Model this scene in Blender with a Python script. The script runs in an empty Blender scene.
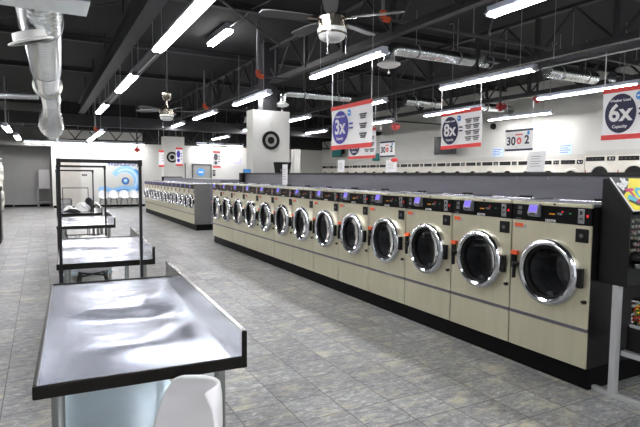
import bpy, bmesh, math, random
from mathutils import Vector, Matrix
random.seed(7)
PI = math.pi
S = bpy.context.scene
COL = S.collection

# ------------------------------------------------------------------ materials
MATS = {}
def new_mat(name):
    m = bpy.data.materials.new(name); m.use_nodes = True
    MATS[name] = m
    return m, m.node_tree.nodes, m.node_tree.links, m.node_tree.nodes['Principled BSDF']
def srgb(r, g, b):
    f = lambda c: (c/255/12.92) if c/255 <= .04045 else ((c/255+.055)/1.055)**2.4
    return (f(r), f(g), f(b), 1)
def simple(name, rgb, rough=.5, metal=0.0, spec=.5, noise=0.0, nscale=8.0, stretch=(1,1,1), bump=0.0, coat=0.0):
    m, N, L, P = new_mat(name)
    P.inputs['Roughness'].default_value = rough
    P.inputs['Metallic'].default_value = metal
    P.inputs['Specular IOR Level'].default_value = spec
    P.inputs['Coat Weight'].default_value = coat
    c = srgb(*rgb)
    P.inputs['Base Color'].default_value = c
    if noise or bump:
        tc = N.new('ShaderNodeTexCoord'); mp = N.new('ShaderNodeMapping')
        mp.inputs['Scale'].default_value = stretch
        nz = N.new('ShaderNodeTexNoise'); nz.inputs['Scale'].default_value = nscale; nz.inputs['Detail'].default_value = 5
        L.new(tc.outputs['Object'], mp.inputs['Vector']); L.new(mp.outputs['Vector'], nz.inputs['Vector'])
        if noise:
            rp = N.new('ShaderNodeValToRGB')
            rp.color_ramp.elements[0].position = .3; rp.color_ramp.elements[1].position = .7
            rp.color_ramp.elements[0].color = tuple(x*(1-noise) for x in c[:3])+(1,)
            rp.color_ramp.elements[1].color = tuple(min(1, x*(1+noise)) for x in c[:3])+(1,)
            L.new(nz.outputs['Fac'], rp.inputs['Fac']); L.new(rp.outputs['Color'], P.inputs['Base Color'])
        if bump:
            b = N.new('ShaderNodeBump'); b.inputs['Strength'].default_value = bump; b.inputs['Distance'].default_value = .01
            L.new(nz.outputs['Fac'], b.inputs['Height']); L.new(b.outputs['Normal'], P.inputs['Normal'])
    return m
def emit(name, rgb, strength):
    m, N, L, P = new_mat(name)
    P.inputs['Base Color'].default_value = srgb(*rgb)
    P.inputs['Emission Color'].default_value = srgb(*rgb)
    P.inputs['Emission Strength'].default_value = strength
    return m

TUBE = emit('lit_tube', (255, 253, 252), 19.0)
emit('terminal_screen', (92, 76, 225), .42)
emit('red_led', (235, 30, 40), .15)
emit('green_led', (30, 160, 90), .08)
emit('amber_led', (200, 130, 30), .15)
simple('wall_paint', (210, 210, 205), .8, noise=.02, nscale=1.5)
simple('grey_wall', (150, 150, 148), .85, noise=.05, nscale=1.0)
simple('ceiling_deck', (40, 40, 42), .9, noise=.12, nscale=1.5, stretch=(8,.5,1))
simple('black_steel', (36, 36, 40), .55, noise=.2, nscale=5)
simple('dark_pipe', (58, 58, 62), .5)
simple('grey_pipe', (150, 152, 156), .4, .5)
simple('orange_fitting', (214, 84, 40), .5)
simple('red_paint', (170, 40, 42), .45)
simple('fixture_enamel', (205, 208, 222), .35, 0, .5)
simple('fixture_grey', (92, 92, 98), .45, .2)
simple('unlit_tube', (225, 228, 230), .2)
simple('galvanised', (222, 228, 230), .2, 1.0, noise=.1, nscale=4)
simple('foil', (214, 218, 222), .25, .9, noise=.1, nscale=10, bump=1.0)
simple('sheet_metal', (196, 198, 192), .32, .85, noise=.1, nscale=3)
simple('white_enamel', (232, 233, 232), .35)
simple('nickel', (150, 144, 134), .22, 1.0, noise=.08, nscale=4)
simple('frosted_glass', (226, 228, 226), .3)
simple('fan_blade', (92, 92, 95), .45, .3)
simple('chrome', (215, 217, 222), .1, 1.0, noise=.04, nscale=6)
simple('dull_chrome', (176, 178, 184), .24, 1.0, noise=.06, nscale=8)
simple('panel_steel', (208, 204, 178), .34, .62, noise=.035, nscale=3, stretch=(6,1,.6))
simple('top_steel', (112, 113, 118), .35, .6, noise=.05, nscale=3)
simple('cabinet_side', (26, 23, 24), .3, .2, .3, noise=.1, nscale=2)
simple('seam_metal', (112, 108, 116), .35, .6)
simple('control_black', (8, 8, 10), .3, 0, .2)
simple('black_plastic', (12, 12, 13), .38, 0, .3)
simple('rubber_black', (10, 10, 11), .6, 0, .25)
simple('plinth_black', (8, 8, 9), .55, 0, .1, noise=.15, nscale=6)
simple('drum_steel', (112, 114, 118), .4, .8, noise=.3, nscale=12)
simple('sticker_orange', (226, 92, 44), .5)
simple('sticker_grey', (168, 168, 162), .5)
simple('print_white', (236, 236, 236), .6)
simple('print_grey', (92, 92, 96), .6)
simple('reader_case', (136, 138, 146), .35, .3)
simple('bulkhead_laminate', (106, 106, 114), .4, noise=.16, nscale=2.2, stretch=(1,.6,5))
simple('bulkhead_cap', (20, 20, 23), .45)
simple('end_panel_grey', (106, 106, 104), .45, .3, noise=.08, nscale=3)
simple('splash_steel', (205, 205, 200), .22, 1.0, noise=.05, nscale=4)
simple('table_edge', (40, 38, 36), .3, .8, noise=.15, nscale=5)  # stainless edge darkened: reflection of the dark floor is put into its colour
simple('table_leg_steel', (168, 172, 172), .25, .95)
simple('shelf_steel', (190, 208, 218), .3, .8, noise=.12, nscale=2.5)
simple('rack_black', (14, 15, 16), .4, .3)
simple('white_plastic', (236, 236, 238), .32, 0, .5)
simple('chair_leg_black', (18, 18, 19), .4)
simple('sign_white', (248, 248, 249), .5)
simple('sign_red', (226, 66, 62), .5)
simple('sign_navy', (17, 18, 62), .5)
simple('sign_violet', (64, 58, 168), .5)
simple('sign_blue', (74, 152, 220), .5)
simple('cord_white', (220, 222, 224), .5)
simple('door_grey', (150, 151, 148), .5, noise=.04, nscale=3)
simple('shutter_beige', (190, 186, 178), .55, noise=.04, nscale=3)
simple('door_frame_dark', (70, 70, 72), .5)
simple('mural_pale', (205, 226, 246), .6)
simple('mural_mid', (150, 200, 240), .6)
simple('mural_deep', (76, 146, 216), .6)
simple('mural_navy', (40, 56, 130), .6)
simple('poster_lilac', (186, 180, 226), .6)
simple('screen_dark', (24, 28, 40), .15)
simple('screen_teal', (60, 140, 140), .2)
simple('vending_black', (17, 18, 18), .42, 0, .3, noise=.1, nscale=4)
simple('vending_leg', (168, 170, 170), .4, 0)
simple('graphic_black', (28, 28, 32), .4)
simple('graphic_yellow', (242, 226, 40), .45)
simple('graphic_magenta', (206, 40, 116), .45)
simple('graphic_cyan', (70, 190, 206), .45)
simple('candy_orange', (230, 110, 40), .35)
simple('candy_red', (196, 46, 44), .35)
simple('candy_yellow', (232, 190, 60), .35)
simple('candy_green', (104, 150, 60), .35)
simple('capsule_dark', (96, 86, 70), .35)
simple('capsule_olive', (122, 124, 84), .35)
simple('capsule_red', (140, 76, 72), .35)
simple('dryer_white', (226, 222, 212), .4, 0, noise=.03, nscale=3)
simple('dryer_glass', (26, 26, 28), .12)
simple('soffit_grey', (198, 196, 190), .6)
simple('cloth_white', (232, 232, 230), .9, noise=.04, nscale=10)
simple('cloth_dark', (36, 36, 40), .95, noise=.2, nscale=10)
simple('steel_stand', (150, 150, 150), .4, .6)
simple('cabinet_pale', (172, 172, 172), .5)

def glass_mat(name, tint, alpha):
    m, N, L, P = new_mat(name)
    out = N['Material Output']
    tr = N.new('ShaderNodeBsdfTransparent'); tr.inputs['Color'].default_value = tint
    gl = N.new('ShaderNodeBsdfGlossy'); gl.inputs['Roughness'].default_value = .03
    lw = N.new('ShaderNodeLayerWeight'); lw.inputs['Blend'].default_value = alpha
    mx = N.new('ShaderNodeMixShader')
    L.new(lw.outputs['Fresnel'], mx.inputs['Fac']); L.new(tr.outputs['BSDF'], mx.inputs[1]); L.new(gl.outputs['BSDF'], mx.inputs[2])
    L.new(mx.outputs['Shader'], out.inputs['Surface'])
    return m
glass_mat('door_glass', (.82, .83, .85, 1), .12)
glass_mat('clear_glass', (.9, .92, .92, 1), .2)

# floor tiles: .335 x .31 m slate-look vinyl
def floor_mat():
    m, N, L, P = new_mat('slate_tile')
    tc = N.new('ShaderNodeTexCoord')
    mp = N.new('ShaderNodeMapping'); mp.inputs['Location'].default_value = (-.065, -.05, 0)
    L.new(tc.outputs['Object'], mp.inputs['Vector'])
    br = N.new('ShaderNodeTexBrick')
    br.offset = 0; br.squash = 1
    for k, v in (('Scale', 1), ('Mortar Size', .0035), ('Mortar Smooth', .2), ('Bias', 0), ('Brick Width', .335), ('Row Height', .31)):
        br.inputs[k].default_value = v
    br.inputs['Color1'].default_value = (0, 0, 0, 1); br.inputs['Color2'].default_value = (1, 1, 1, 1)
    br.inputs['Mortar'].default_value = (.5, .5, .5, 1)
    L.new(mp.outputs['Vector'], br.inputs['Vector'])
    # cleft slate pattern, streaked along one axis, different for every tile
    wn = N.new('ShaderNodeTexWhiteNoise'); wn.noise_dimensions = '1D'
    L.new(br.outputs['Color'], wn.inputs['W'])
    sc = N.new('ShaderNodeVectorMath'); sc.operation = 'SCALE'; sc.inputs['Scale'].default_value = 6
    L.new(wn.outputs['Color'], sc.inputs[0])
    ad = N.new('ShaderNodeVectorMath'); ad.operation = 'ADD'
    L.new(tc.outputs['Object'], ad.inputs[0]); L.new(sc.outputs['Vector'], ad.inputs[1])
    m2 = N.new('ShaderNodeMapping'); m2.inputs['Scale'].default_value = (15, 30, 1); m2.inputs['Rotation'].default_value = (0, 0, .2)
    L.new(ad.outputs['Vector'], m2.inputs['Vector'])
    n1 = N.new('ShaderNodeTexNoise'); n1.inputs['Scale'].default_value = 1.0; n1.inputs['Detail'].default_value = 10; n1.inputs['Roughness'].default_value = .78
    n1.inputs['Distortion'].default_value = .7
    L.new(m2.outputs['Vector'], n1.inputs['Vector'])
    rp = N.new('ShaderNodeValToRGB'); e = rp.color_ramp.elements
    e[0].position = .33; e[0].color = srgb(74, 76, 78)
    e[1].position = .68; e[1].color = srgb(210, 210, 208)
    x = rp.color_ramp.elements.new(.44); x.color = srgb(116, 118, 119)
    x = rp.color_ramp.elements.new(.55); x.color = srgb(145, 146, 144)
    L.new(n1.outputs['Fac'], rp.inputs['Fac'])
    # beige veins
    n2 = N.new('ShaderNodeTexNoise'); n2.inputs['Scale'].default_value = .28; n2.inputs['Detail'].default_value = 6; n2.inputs['Roughness'].default_value = .6
    m3 = N.new('ShaderNodeVectorMath'); m3.operation = 'ADD'; m3.inputs[1].default_value = (13, 7, 3)
    L.new(m2.outputs['Vector'], m3.inputs[0]); L.new(m3.outputs['Vector'], n2.inputs['Vector'])
    rb = N.new('ShaderNodeValToRGB'); rb.color_ramp.elements[0].position = .52; rb.color_ramp.elements[1].position = .68
    rb.color_ramp.elements[1].color = (.6, .6, .6, 1)
    L.new(n2.outputs['Fac'], rb.inputs['Fac'])
    mb = N.new('ShaderNodeMixRGB'); mb.inputs['Color2'].default_value = srgb(190, 182, 150)
    L.new(rb.outputs['Color'], mb.inputs['Fac']); L.new(rp.outputs['Color'], mb.inputs['Color1'])
    # tile tone
    tn = N.new('ShaderNodeMixRGB'); tn.blend_type = 'MULTIPLY'; tn.inputs['Fac'].default_value = 1
    tr = N.new('ShaderNodeMapRange'); tr.inputs['To Min'].default_value = .74; tr.inputs['To Max'].default_value = 1.1
    L.new(wn.outputs['Value'], tr.inputs['Value'])
    L.new(mb.outputs['Color'], tn.inputs['Color1']); L.new(tr.outputs['Result'], tn.inputs['Color2'])
    gm = N.new('ShaderNodeMixRGB'); gm.inputs['Color2'].default_value = srgb(58, 58, 60)
    L.new(br.outputs['Fac'], gm.inputs['Fac']); L.new(tn.outputs['Color'], gm.inputs['Color1'])
    L.new(gm.outputs['Color'], P.inputs['Base Color'])
    rr = N.new('ShaderNodeMapRange'); rr.inputs['To Min'].default_value = .30; rr.inputs['To Max'].default_value = .52
    L.new(n1.outputs['Fac'], rr.inputs['Value']); L.new(rr.outputs['Result'], P.inputs['Roughness'])
    P.inputs['Specular IOR Level'].default_value = .45
    b = N.new('ShaderNodeBump'); b.inputs['Strength'].default_value = .35; b.inputs['Distance'].default_value = .004
    L.new(n1.outputs['Fac'], b.inputs['Height']); L.new(b.outputs['Normal'], P.inputs['Normal'])
floor_mat()
def table_mat():
    m, N, L, P = new_mat('table_steel')
    P.inputs['Metallic'].default_value = 1.0
    P.inputs['Base Color'].default_value = srgb(200, 207, 222)
    P.inputs['Roughness'].default_value = .23
    P.inputs['Anisotropic'].default_value = 1.0
    tg = N.new('ShaderNodeTangent'); tg.direction_type = 'UV_MAP'; L.new(tg.outputs['Tangent'], P.inputs['Tangent'])
table_mat()
def M(n): return MATS[n]

# ------------------------------------------------------------------ mesh collector
class MB:
    def __init__(s): s.bm = bmesh.new()
    def box(s, x0, x1, y0, y1, z0, z1, bev=0.0, mat=None):
        r = bmesh.ops.create_cube(s.bm, size=1)
        vs = r['verts']
        for v in vs:
            v.co = Vector(((x0+x1)/2+v.co.x*(x1-x0), (y0+y1)/2+v.co.y*(y1-y0), (z0+z1)/2+v.co.z*(z1-z0)))
        if bev:
            es = list({e for v in vs for e in v.link_edges})
            r2 = bmesh.ops.bevel(s.bm, geom=es, offset=bev, segments=2, affect='EDGES', profile=.5)
            vs = r2['verts'] if mat is None else list({v for f in r2['faces'] for v in f.verts})
        if mat is not None:
            for v in vs: v.co = mat @ v.co
        return s
    def cyl(s, p, q, r, r2=None, n=16, cap=True):
        p = Vector(p); q = Vector(q); d = q-p; L = d.length
        m = Matrix.Translation((p+q)/2) @ d.to_track_quat('Z', 'Y').to_matrix().to_4x4()
        bmesh.ops.create_cone(s.bm, cap_ends=cap, segments=n, radius1=r, radius2=r if r2 is None else r2, depth=L, matrix=m)
        return s
    def ball(s, c, r, sx=1, sy=1, sz=1, n=14):
        m = Matrix.Translation(c) @ Matrix.Diagonal((r*sx, r*sy, r*sz, 1))
        bmesh.ops.create_uvsphere(s.bm, u_segments=n, v_segments=max(6, n//2+2), radius=1, matrix=m)
        return s
    def lathe(s, prof, c=(0,0,0), axis=(0,0,1), n=32, close=False):
        """prof: (radius, height) pairs along axis"""
        rot = Vector(axis).to_track_quat('Z', 'Y').to_matrix()
        c = Vector(c); rings = []
        for r, h in prof:
            rings.append([s.bm.verts.new(c + rot @ Vector((r*math.cos(2*PI*i/n), r*math.sin(2*PI*i/n), h))) for i in range(n)])
        K = len(rings)
        for k in range(K if close else K-1):
            a, b = rings[k], rings[(k+1) % K]
            for i in range(n):
                j = (i+1) % n
                try: s.bm.faces.new((a[i], a[j], b[j], b[i]))
                except ValueError: pass
        if not close:
            for rg, pr in ((rings[0], prof[0]), (rings[-1], prof[-1])):
                if pr[0] > 1e-5 and False: s.bm.faces.new(rg)
        return s
    def tube(s, pts, r, n=10, caps=True):
        pts = [Vector(p) for p in pts]; K = len(pts)
        rad = r if isinstance(r, (list, tuple)) else [r]*K
        up = None; rings = []
        for k in range(K):
            t = (pts[min(k+1, K-1)]-pts[max(k-1, 0)]).normalized()
            if up is None:
                up = t.orthogonal().normalized()
            else:
                up = (up - t*up.dot(t)).normalized()
            w = t.cross(up)
            rings.append([s.bm.verts.new(pts[k]+rad[k]*(up*math.cos(2*PI*i/n)+w*math.sin(2*PI*i/n))) for i in range(n)])
        for k in range(K-1):
            for i in range(n):
                j = (i+1) % n
                s.bm.faces.new((rings[k][i], rings[k][j], rings[k+1][j], rings[k+1][i]))
        if caps:
            s.bm.faces.new(rings[0][::-1]); s.bm.faces.new(rings[-1])
        return s
    def prism(s, pts, d):
        """pts: coplanar 3D polygon, d: extrusion vector"""
        a = [s.bm.verts.new(Vector(p)) for p in pts]; d = Vector(d)
        b = [s.bm.verts.new(Vector(p)+d) for p in pts]
        n = len(a)
        s.bm.faces.new(a[::-1]); s.bm.faces.new(b)
        for i in range(n):
            j = (i+1) % n
            s.bm.faces.new((a[i], a[j], b[j], b[i]))
        return s
    def grid(s, fn, nu, nv):
        g = [[s.bm.verts.new(Vector(fn(i/nu, j/nv))) for j in range(nv+1)] for i in range(nu+1)]
        for i in range(nu):
            for j in range(nv):
                s.bm.faces.new((g[i][j], g[i+1][j], g[i+1][j+1], g[i][j+1]))
        return s
    def build(s, name, mat, parent=None, smooth=False, loc=None, rot=None, mods=None):
        bmesh.ops.recalc_face_normals(s.bm, faces=s.bm.faces[:])
        me = bpy.data.meshes.new(name); s.bm.to_mesh(me); s.bm.free()
        me.materials.append(M(mat) if isinstance(mat, str) else mat)
        o = bpy.data.objects.new(name, me); COL.objects.link(o)
        if parent: o.parent = parent
        if loc: o.location = loc
        if rot: o.rotation_euler = rot
        if smooth:
            me.polygons.foreach_set('use_smooth', [True]*len(me.polygons))
            me.set_sharp_from_angle(angle=math.radians(40))
        return o
def tag(o, label, cat, group=None, kind=None):
    if label: o['label'] = label
    if cat: o['category'] = cat
    if group: o['group'] = group
    if kind: o['kind'] = kind
    return o
def thing(name, label, cat, loc=(0,0,0), rz=0, group=None):
    o = bpy.data.objects.new(name, None); COL.objects.link(o)
    o.empty_display_size = .1
    o.location = loc; o.rotation_euler = (0, 0, rz)
    return tag(o, label, cat, group)
def struct(name, mb, mat, label=None, **k):
    o = mb.build(name, mat, **k); o['kind'] = 'structure'
    if label: o['label'] = label
    return o
KIDS = {}
def copy_tree(o, parent=None):
    c = o.copy(); COL.objects.link(c)
    if parent: c.parent = parent
    for ch in list(o.children): copy_tree(ch, c)
    return c
def text_mb(txt, size, depth=.001, bold=0.0, align='CENTER'):
    cu = bpy.data.curves.new('lettering', 'FONT'); cu.body = txt; cu.size = size
    cu.extrude = depth; cu.offset = bold; cu.align_x = align; cu.align_y = 'CENTER'; cu.resolution_u = 3
    o = bpy.data.objects.new('lettering', cu); COL.objects.link(o)
    dg = bpy.context.evaluated_depsgraph_get()
    me = bpy.data.meshes.new_from_object(o.evaluated_get(dg))
    mb = MB(); mb.bm.from_mesh(me)
    bpy.data.objects.remove(o); bpy.data.curves.remove(cu); bpy.data.meshes.remove(me)
    return mb
def xf(mb, m):
    for v in mb.bm.verts: v.co = m @ v.co
    return mb
def join(a, b):
    me = bpy.data.meshes.new('tmp'); b.bm.to_mesh(me); a.bm.from_mesh(me); b.bm.free(); bpy.data.meshes.remove(me)
    return a
# sign plane: local x right, z up, facing local -y
FRONT = Matrix.Rotation(PI/2, 4, 'X')
ORD = ['first','second','third','fourth','fifth','sixth','seventh','eighth','ninth','tenth','eleventh','twelfth','thirteenth','fourteenth','fifteenth','sixteenth','seventeenth','eighteenth','nineteenth','twentieth']

# ------------------------------------------------------------------ room
XL, XR, YF, YB, ZC = -2.4, 14.8, -4.0, 26.0, 4.75
o = struct('floor', MB().box(XL-.2, XR+.2, YF, 27.6, -.1, 0), 'slate_tile', 'grey slate-look tile floor')
struct('ceiling', MB().box(XL-.2, XR+.2, YF, 27.6, ZC, ZC+.15), 'ceiling_deck', 'dark painted roof deck')
struct('wall_right', MB().box(XR, XR+.2, YF, 27.6, 0, ZC), 'wall_paint')
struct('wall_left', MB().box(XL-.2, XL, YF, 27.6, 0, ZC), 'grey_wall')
struct('wall_back', MB().box(.42, XR, YB, YB+.2, 0, 3.5), 'wall_paint', 'white back wall')
struct('wall_back_upper', MB().box(.42, XR, YB, YB+.2, 3.5, ZC).box(4.3, XR, YB-.03, YB, 2.98, ZC), 'ceiling_deck', 'black painted upper part of the back wall')
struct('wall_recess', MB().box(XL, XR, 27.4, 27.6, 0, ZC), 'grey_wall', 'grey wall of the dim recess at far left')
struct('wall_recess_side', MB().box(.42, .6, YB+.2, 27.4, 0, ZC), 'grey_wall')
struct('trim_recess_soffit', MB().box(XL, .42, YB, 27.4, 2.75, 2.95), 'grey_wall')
struct('baseboard_back', MB().box(.45, 14.0, YB-.02, YB, 0, .11), 'plinth_black')
struct('baseboard_recess', MB().box(XL, .42, 27.38, 27.4, 0, .11), 'plinth_black')
struct('trim_dryer_bulkhead', MB().box(14.06, XR, 4.0, YB, 2.2, 3.46), 'wall_paint', 'white bulkhead wall above the dryers')
struct('trim_dryer_header', MB().box(14.04, 14.06, 4.0, YB, 2.12, 2.26), 'soffit_grey')
struct('trim_dryer_header_high', MB().box(14.02, 14.06, 4.0, 9.77, 2.2, 2.34), 'soffit_grey')
# doors on the back walls
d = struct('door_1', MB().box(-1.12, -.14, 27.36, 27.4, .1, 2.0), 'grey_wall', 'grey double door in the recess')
MB().box(-1.16, -1.12, 27.34, 27.4, 0, 2.05).box(-.14, -.10, 27.34, 27.4, 0, 2.05).box(-1.16, -.10, 27.34, 27.4, 2.0, 2.05).box(-1.12, -.14, 27.345, 27.36, .95, .99).build('door_frame', 'steel_stand', d)
d = struct('door_2', MB().box(.78, 1.55, YB-.04, YB, 0, 2.5), 'shutter_beige', 'beige roller door on the back wall')
mb = MB()
for k in range(14): mb.box(.8, 1.53, YB-.05, YB-.04, .12+k*.17, .135+k*.17)
mb.build('shutter_slats', 'shutter_beige', d)
MB().box(.72, .78, YB-.06, YB, 0, 2.56).box(1.55, 1.61, YB-.06, YB, 0, 2.56).box(.72, 1.61, YB-.06, YB, 2.5, 2.56).build('door_frame', 'soffit_grey', d)
d = struct('door_3', MB().box(6.72, 7.6, YB-.03, YB, .02, 2.02), 'door_grey', 'grey steel door on the back wall')
MB().box(6.66, 6.72, YB-.05, YB, 0, 2.08).box(7.6, 7.66, YB-.05, YB, 0, 2.08).box(6.66, 7.66, YB-.05, YB, 2.02, 2.08).build('door_frame', 'door_frame_dark', d)
MB().cyl((6.82, YB-.03, 1.0), (6.82, YB-.09, 1.0), .025).box(6.81, 6.93, YB-.1, YB-.085, .99, 1.01).build('door_handle', 'nickel', d)
struct('trim_back_post', MB().box(6.2, 6.34, YB-.06, YB, 0, 2.12), 'door_frame_dark')
# wall seams
struct('trim_wall_seams', MB().box(2.0, 2.015, YB-.006, YB, .11, 3.4).box(.42, 14, YB-.006, YB, 2.6, 2.612).box(4.3, 4.315, YB-.006, YB, .11, 3.4), 'soffit_grey')

# ------------------------------------------------------------------ washers
def plate_with_hole(mb, x0, x1, z0, z1, cx, cz, r, y, th=.012, n=48):
    def outer(a):
        dx, dz = math.cos(a), math.sin(a); t = 1e9
        for num, den in ((x1-cx, dx), (x0-cx, dx), (z1-cz, dz), (z0-cz, dz)):
            if abs(den) > 1e-9 and num/den > 0: t = min(t, num/den)
        return (cx+dx*t, cz+dz*t)
    ang = [2*PI*i/n for i in range(n)]
    for X in (x0, x1):
        for Z in (z0, z1): ang.append(math.atan2(Z-cz, X-cx) % (2*PI))
    ang = sorted(set(round(a, 6) for a in ang)); K = len(ang)
    V = mb.bm.verts.new
    A = [V((cx+r*math.cos(a), y, cz+r*math.sin(a))) for a in ang]
    B = [V((outer(a)[0], y, outer(a)[1])) for a in ang]
    A2 = [V((cx+r*math.cos(a), y+th, cz+r*math.sin(a))) for a in ang]
    B2 = [V((outer(a)[0], y+th, outer(a)[1])) for a in ang]
    for i in range(K):
        j = (i+1) % K
        for q in ((A[i], A[j], B[j], B[i]), (A2[i], B2[i], B2[j], A2[j]), (A[i], A2[i], A2[j], A[j]), (B[i], B[j], B2[j], B2[i])):
            mb.bm.faces.new(q)
    return mb
def make_washer(name, W, k=1.0, detail=True):
    """front faces local -y, z from the plinth top; k = width ratio for the narrower model"""
    t = thing(name, None, None)
    g = .006; x0, x1 = g, W-g; H = 1.205; dp = .74
    cx, cz, R = W*.53, .668, .262*k
    # body shell
    mb = MB().box(x0, x0+.012, .012, dp, 0, H-.02).box(x1-.012, x1, .012, dp, 0, H-.02).box(x0, x1, dp-.012, dp, 0, H-.02).box(x0+.012, x1-.012, .012, dp-.012, 0, .012)
    mb.build('cabinet', 'cabinet_side', t)
    MB().box(x0, x1, -.012, .012, H-.026, H-.002, bev=.002).build('top_trim', 'panel_steel', t)
    MB().box(x0, x1, .012, dp, H-.02, H).build('top_panel', 'top_steel', t)
    pm = plate_with_hole(MB(), x0, x1, .297, 1.05, cx, cz, R*.86, 0)
    pm.build('front_panel', 'panel_steel', t)
    MB().box(x0, x1, 0, .012, .004, .272).build('lower_panel', 'panel_steel', t)
    MB().box(x0, x1, -.006, .012, .273, .298).build('panel_seam', 'seam_metal', t)
    cp = MB().box(x0, x1, -.006, .02, 1.051, H-.027).build('control_panel', 'control_black', t)
    X = lambda u: u*W
    if detail:
        # details printed or mounted on the control panel (sub-parts)
        MB().box(X(.845), X(.918), -.012, -.006, 1.062, 1.17, bev=.003).build('coin_plate', 'dull_chrome', cp)
        MB().box(X(.865), X(.895), -.0135, -.012, 1.095, 1.101).box(X(.87), X(.89), -.0135, -.012, 1.13, 1.15).build('coin_slot', 'rubber_black', cp)
        MB().box(X(.938), X(.957), -.009, -.006, 1.11, 1.13).build('start_light', 'red_led', cp)
        MB().box(X(.60), X(.66), -.009, -.006, 1.113, 1.13).build('price_display', 'print_grey', cp)
        MB().box(X(.655), X(.668), -.0085, -.006, 1.135, 1.145).build('status_light', 'red_led', cp)
        MB().box(X(.50), X(.57), -.0085, -.006, 1.113, 1.121).build('cycle_light', 'amber_led', cp)
        MB().box(X(.745), X(.762), -.0085, -.006, 1.125, 1.132).build('ready_light', 'green_led', cp)
        xf(text_mb('DEXTER', .026, .0006, .0006), Matrix.Translation((X(.52), -.0068, 1.063)) @ FRONT).build('maker_lettering', 'print_white', cp)
        m = MB().box(X(.085), X(.14), -.0068, -.006, 1.135, 1.163)
        MB().box(X(.08), X(.14), -.0068, -.006, 1.095, 1.125).build('price_label', 'print_grey', cp)
        MB().box(X(.06), X(.13), -.0068, -.006, 1.058, 1.066).build('code_label', 'print_grey', cp)
        m.build('instruction_print', 'print_grey', cp)
    # card reader
    rx0, rx1 = X(.27), X(.395)
    rd = MB().prism([(rx0, -.006, 1.085), (rx0, -.045, 1.092), (rx0, -.055, 1.115), (rx0, -.033, 1.185), (rx0, -.006, 1.19)], (rx1-rx0, 0, 0)).build('card_reader', 'reader_case', t)
    MB().prism([(rx0+.012, -.0545, 1.130), (rx0+.012, -.0405, 1.176), (rx0+.012, -.035, 1.176), (rx0+.012, -.048, 1.128)], (rx1-rx0-.024, 0, 0)).build('reader_screen', 'terminal_screen', rd)
    if detail:
        MB().box(rx0+.02, rx1-.02, -.056, -.05, 1.107, 1.116).build('card_slot', 'rubber_black', rd)
    # door
    ax = (0, -1, 0)
    dr = MB().lathe([(R*.80, -.012), (R*.78, .02), (R*.80, .052), (R*.86, .064), (R*.93, .06), (R*.985, .045), (R, .02), (R, .001), (R*.86, .001)], (cx, 0, cz), ax, 48, False)
    door = dr.build('door', 'chrome', t, smooth=True)
    MB().lathe([(R*.80, .03), (R*.74, .04), (R*.715, .03), (R*.715, -.01)], (cx, 0, cz), ax, 40).build('door_gasket', 'rubber_black', door, smooth=True)
    MB().lathe([(R*.715, .025), (R*.55, .008), (R*.3, -.008), (R*.001, -.014)], (cx, 0, cz), ax, 36).build('door_window', 'door_glass', door, smooth=True)
    MB().box(cx+R*.97, cx+R*1.11, -.04, 0, cz-.075*k, cz+.07*k, bev=.006).build('hinge', 'black_plastic', door)
    # drum
    drm = MB().lathe([(R*.80, -.005), (R*.80, -.35), (R*.7, -.38), (.001, -.39)], (cx, 0, cz), ax, 30)
    for a in (0.4, 2.5, 4.6):
        drm.cyl((cx+R*.72*math.cos(a), .04, cz+R*.72*math.sin(a)), (cx+R*.72*math.cos(a), .36, cz+R*.72*math.sin(a)), .03, n=8)
    drm.build('drum', 'drum_steel', t, smooth=True)
    # latch and warning stickers
    lx = X(.035)
    MB().box(lx, lx+.04, -.028, 0, cz-.02, cz+.09, bev=.005).box(lx+.02, lx+.085, -.045, -.02, cz+.01, cz+.035, bev=.005).box(lx+.03, lx+.05, -.05, -.02, cz-.1, cz+.03, bev=.006).build('door_latch', 'black_plastic', t)
    MB().box(X(.03), X(.115), -.03, 0, cz+.092, cz+.125).build('latch_sticker', 'sticker_orange', t)
    ws = MB().box(X(.04), X(.16), -.002, 0, .992, 1.022).build('warning_sticker', 'sticker_orange', t)
    if detail:
        MB().box(X(.16), X(.205), -.002, 0, .985, 1.015).box(X(.04), X(.16), -.002, 0, .98, .9915).build('sticker_text_block', 'sticker_grey', ws)
    lk = MB().box(X(.82), X(.965), -.006, 0, .925, 1.025, bev=.002).build('coin_box_door', 'black_plastic', t)
    if detail:
        m = MB().cyl((X(.89), -.006, .975), (X(.89), -.016, .975), .014)
        m.build('coin_box_lock', 'fixture_grey', lk, smooth=True)
        MB().cyl((X(.955), 0, .495), (X(.955), -.022, .495), .014).box(X(.925), X(.955), -.02, -.012, .488, .502).build('panel_lock', 'black_plastic', t, smooth=True)
        MB().cyl((X(.57), -.012, H-.013), (X(.57), -.016, H-.013), .008, n=10).build('top_screw', 'rubber_black', t)
    # soap hatch on the top
    lid = MB().box(X(.3), X(.95), .30, .55, H, H+.012, bev=.003).build('soap_hatch', 'dull_chrome', t)
    if detail:
        MB().box(X(.70), X(.86), .32, .36, H+.012, H+.032, bev=.004).build('hatch_handle', 'rubber_black', lid)
    return t
W1, Y0, D1 = .7165, 2.32, 3.4534
N1 = 13
proto = make_washer('front_load_washer', W1)
for i in range(N1):
    w = proto if i == 0 else copy_tree(proto)
    yn = Y0 + W1*(i+1)
    w.location = (D1, yn, .156); w.rotation_euler = (0, 0, -PI/2)
    lab = ('steel front-load washer nearest the camera, at the right end of the long row' if i == 0 else
           'steel front-load washer at the far left end of the long near row' if i == N1-1 else
           '%s steel front-load washer counted from the near right end of the long row' % ORD[i])
    tag(w, lab, 'washing machine', 'front-load washers in the long near row')
struct('trim_washer_plinth', MB().box(D1+.03, 5.0, Y0, Y0+N1*W1, 0, .1555), 'plinth_black', 'black base under the long washer row')
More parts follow.
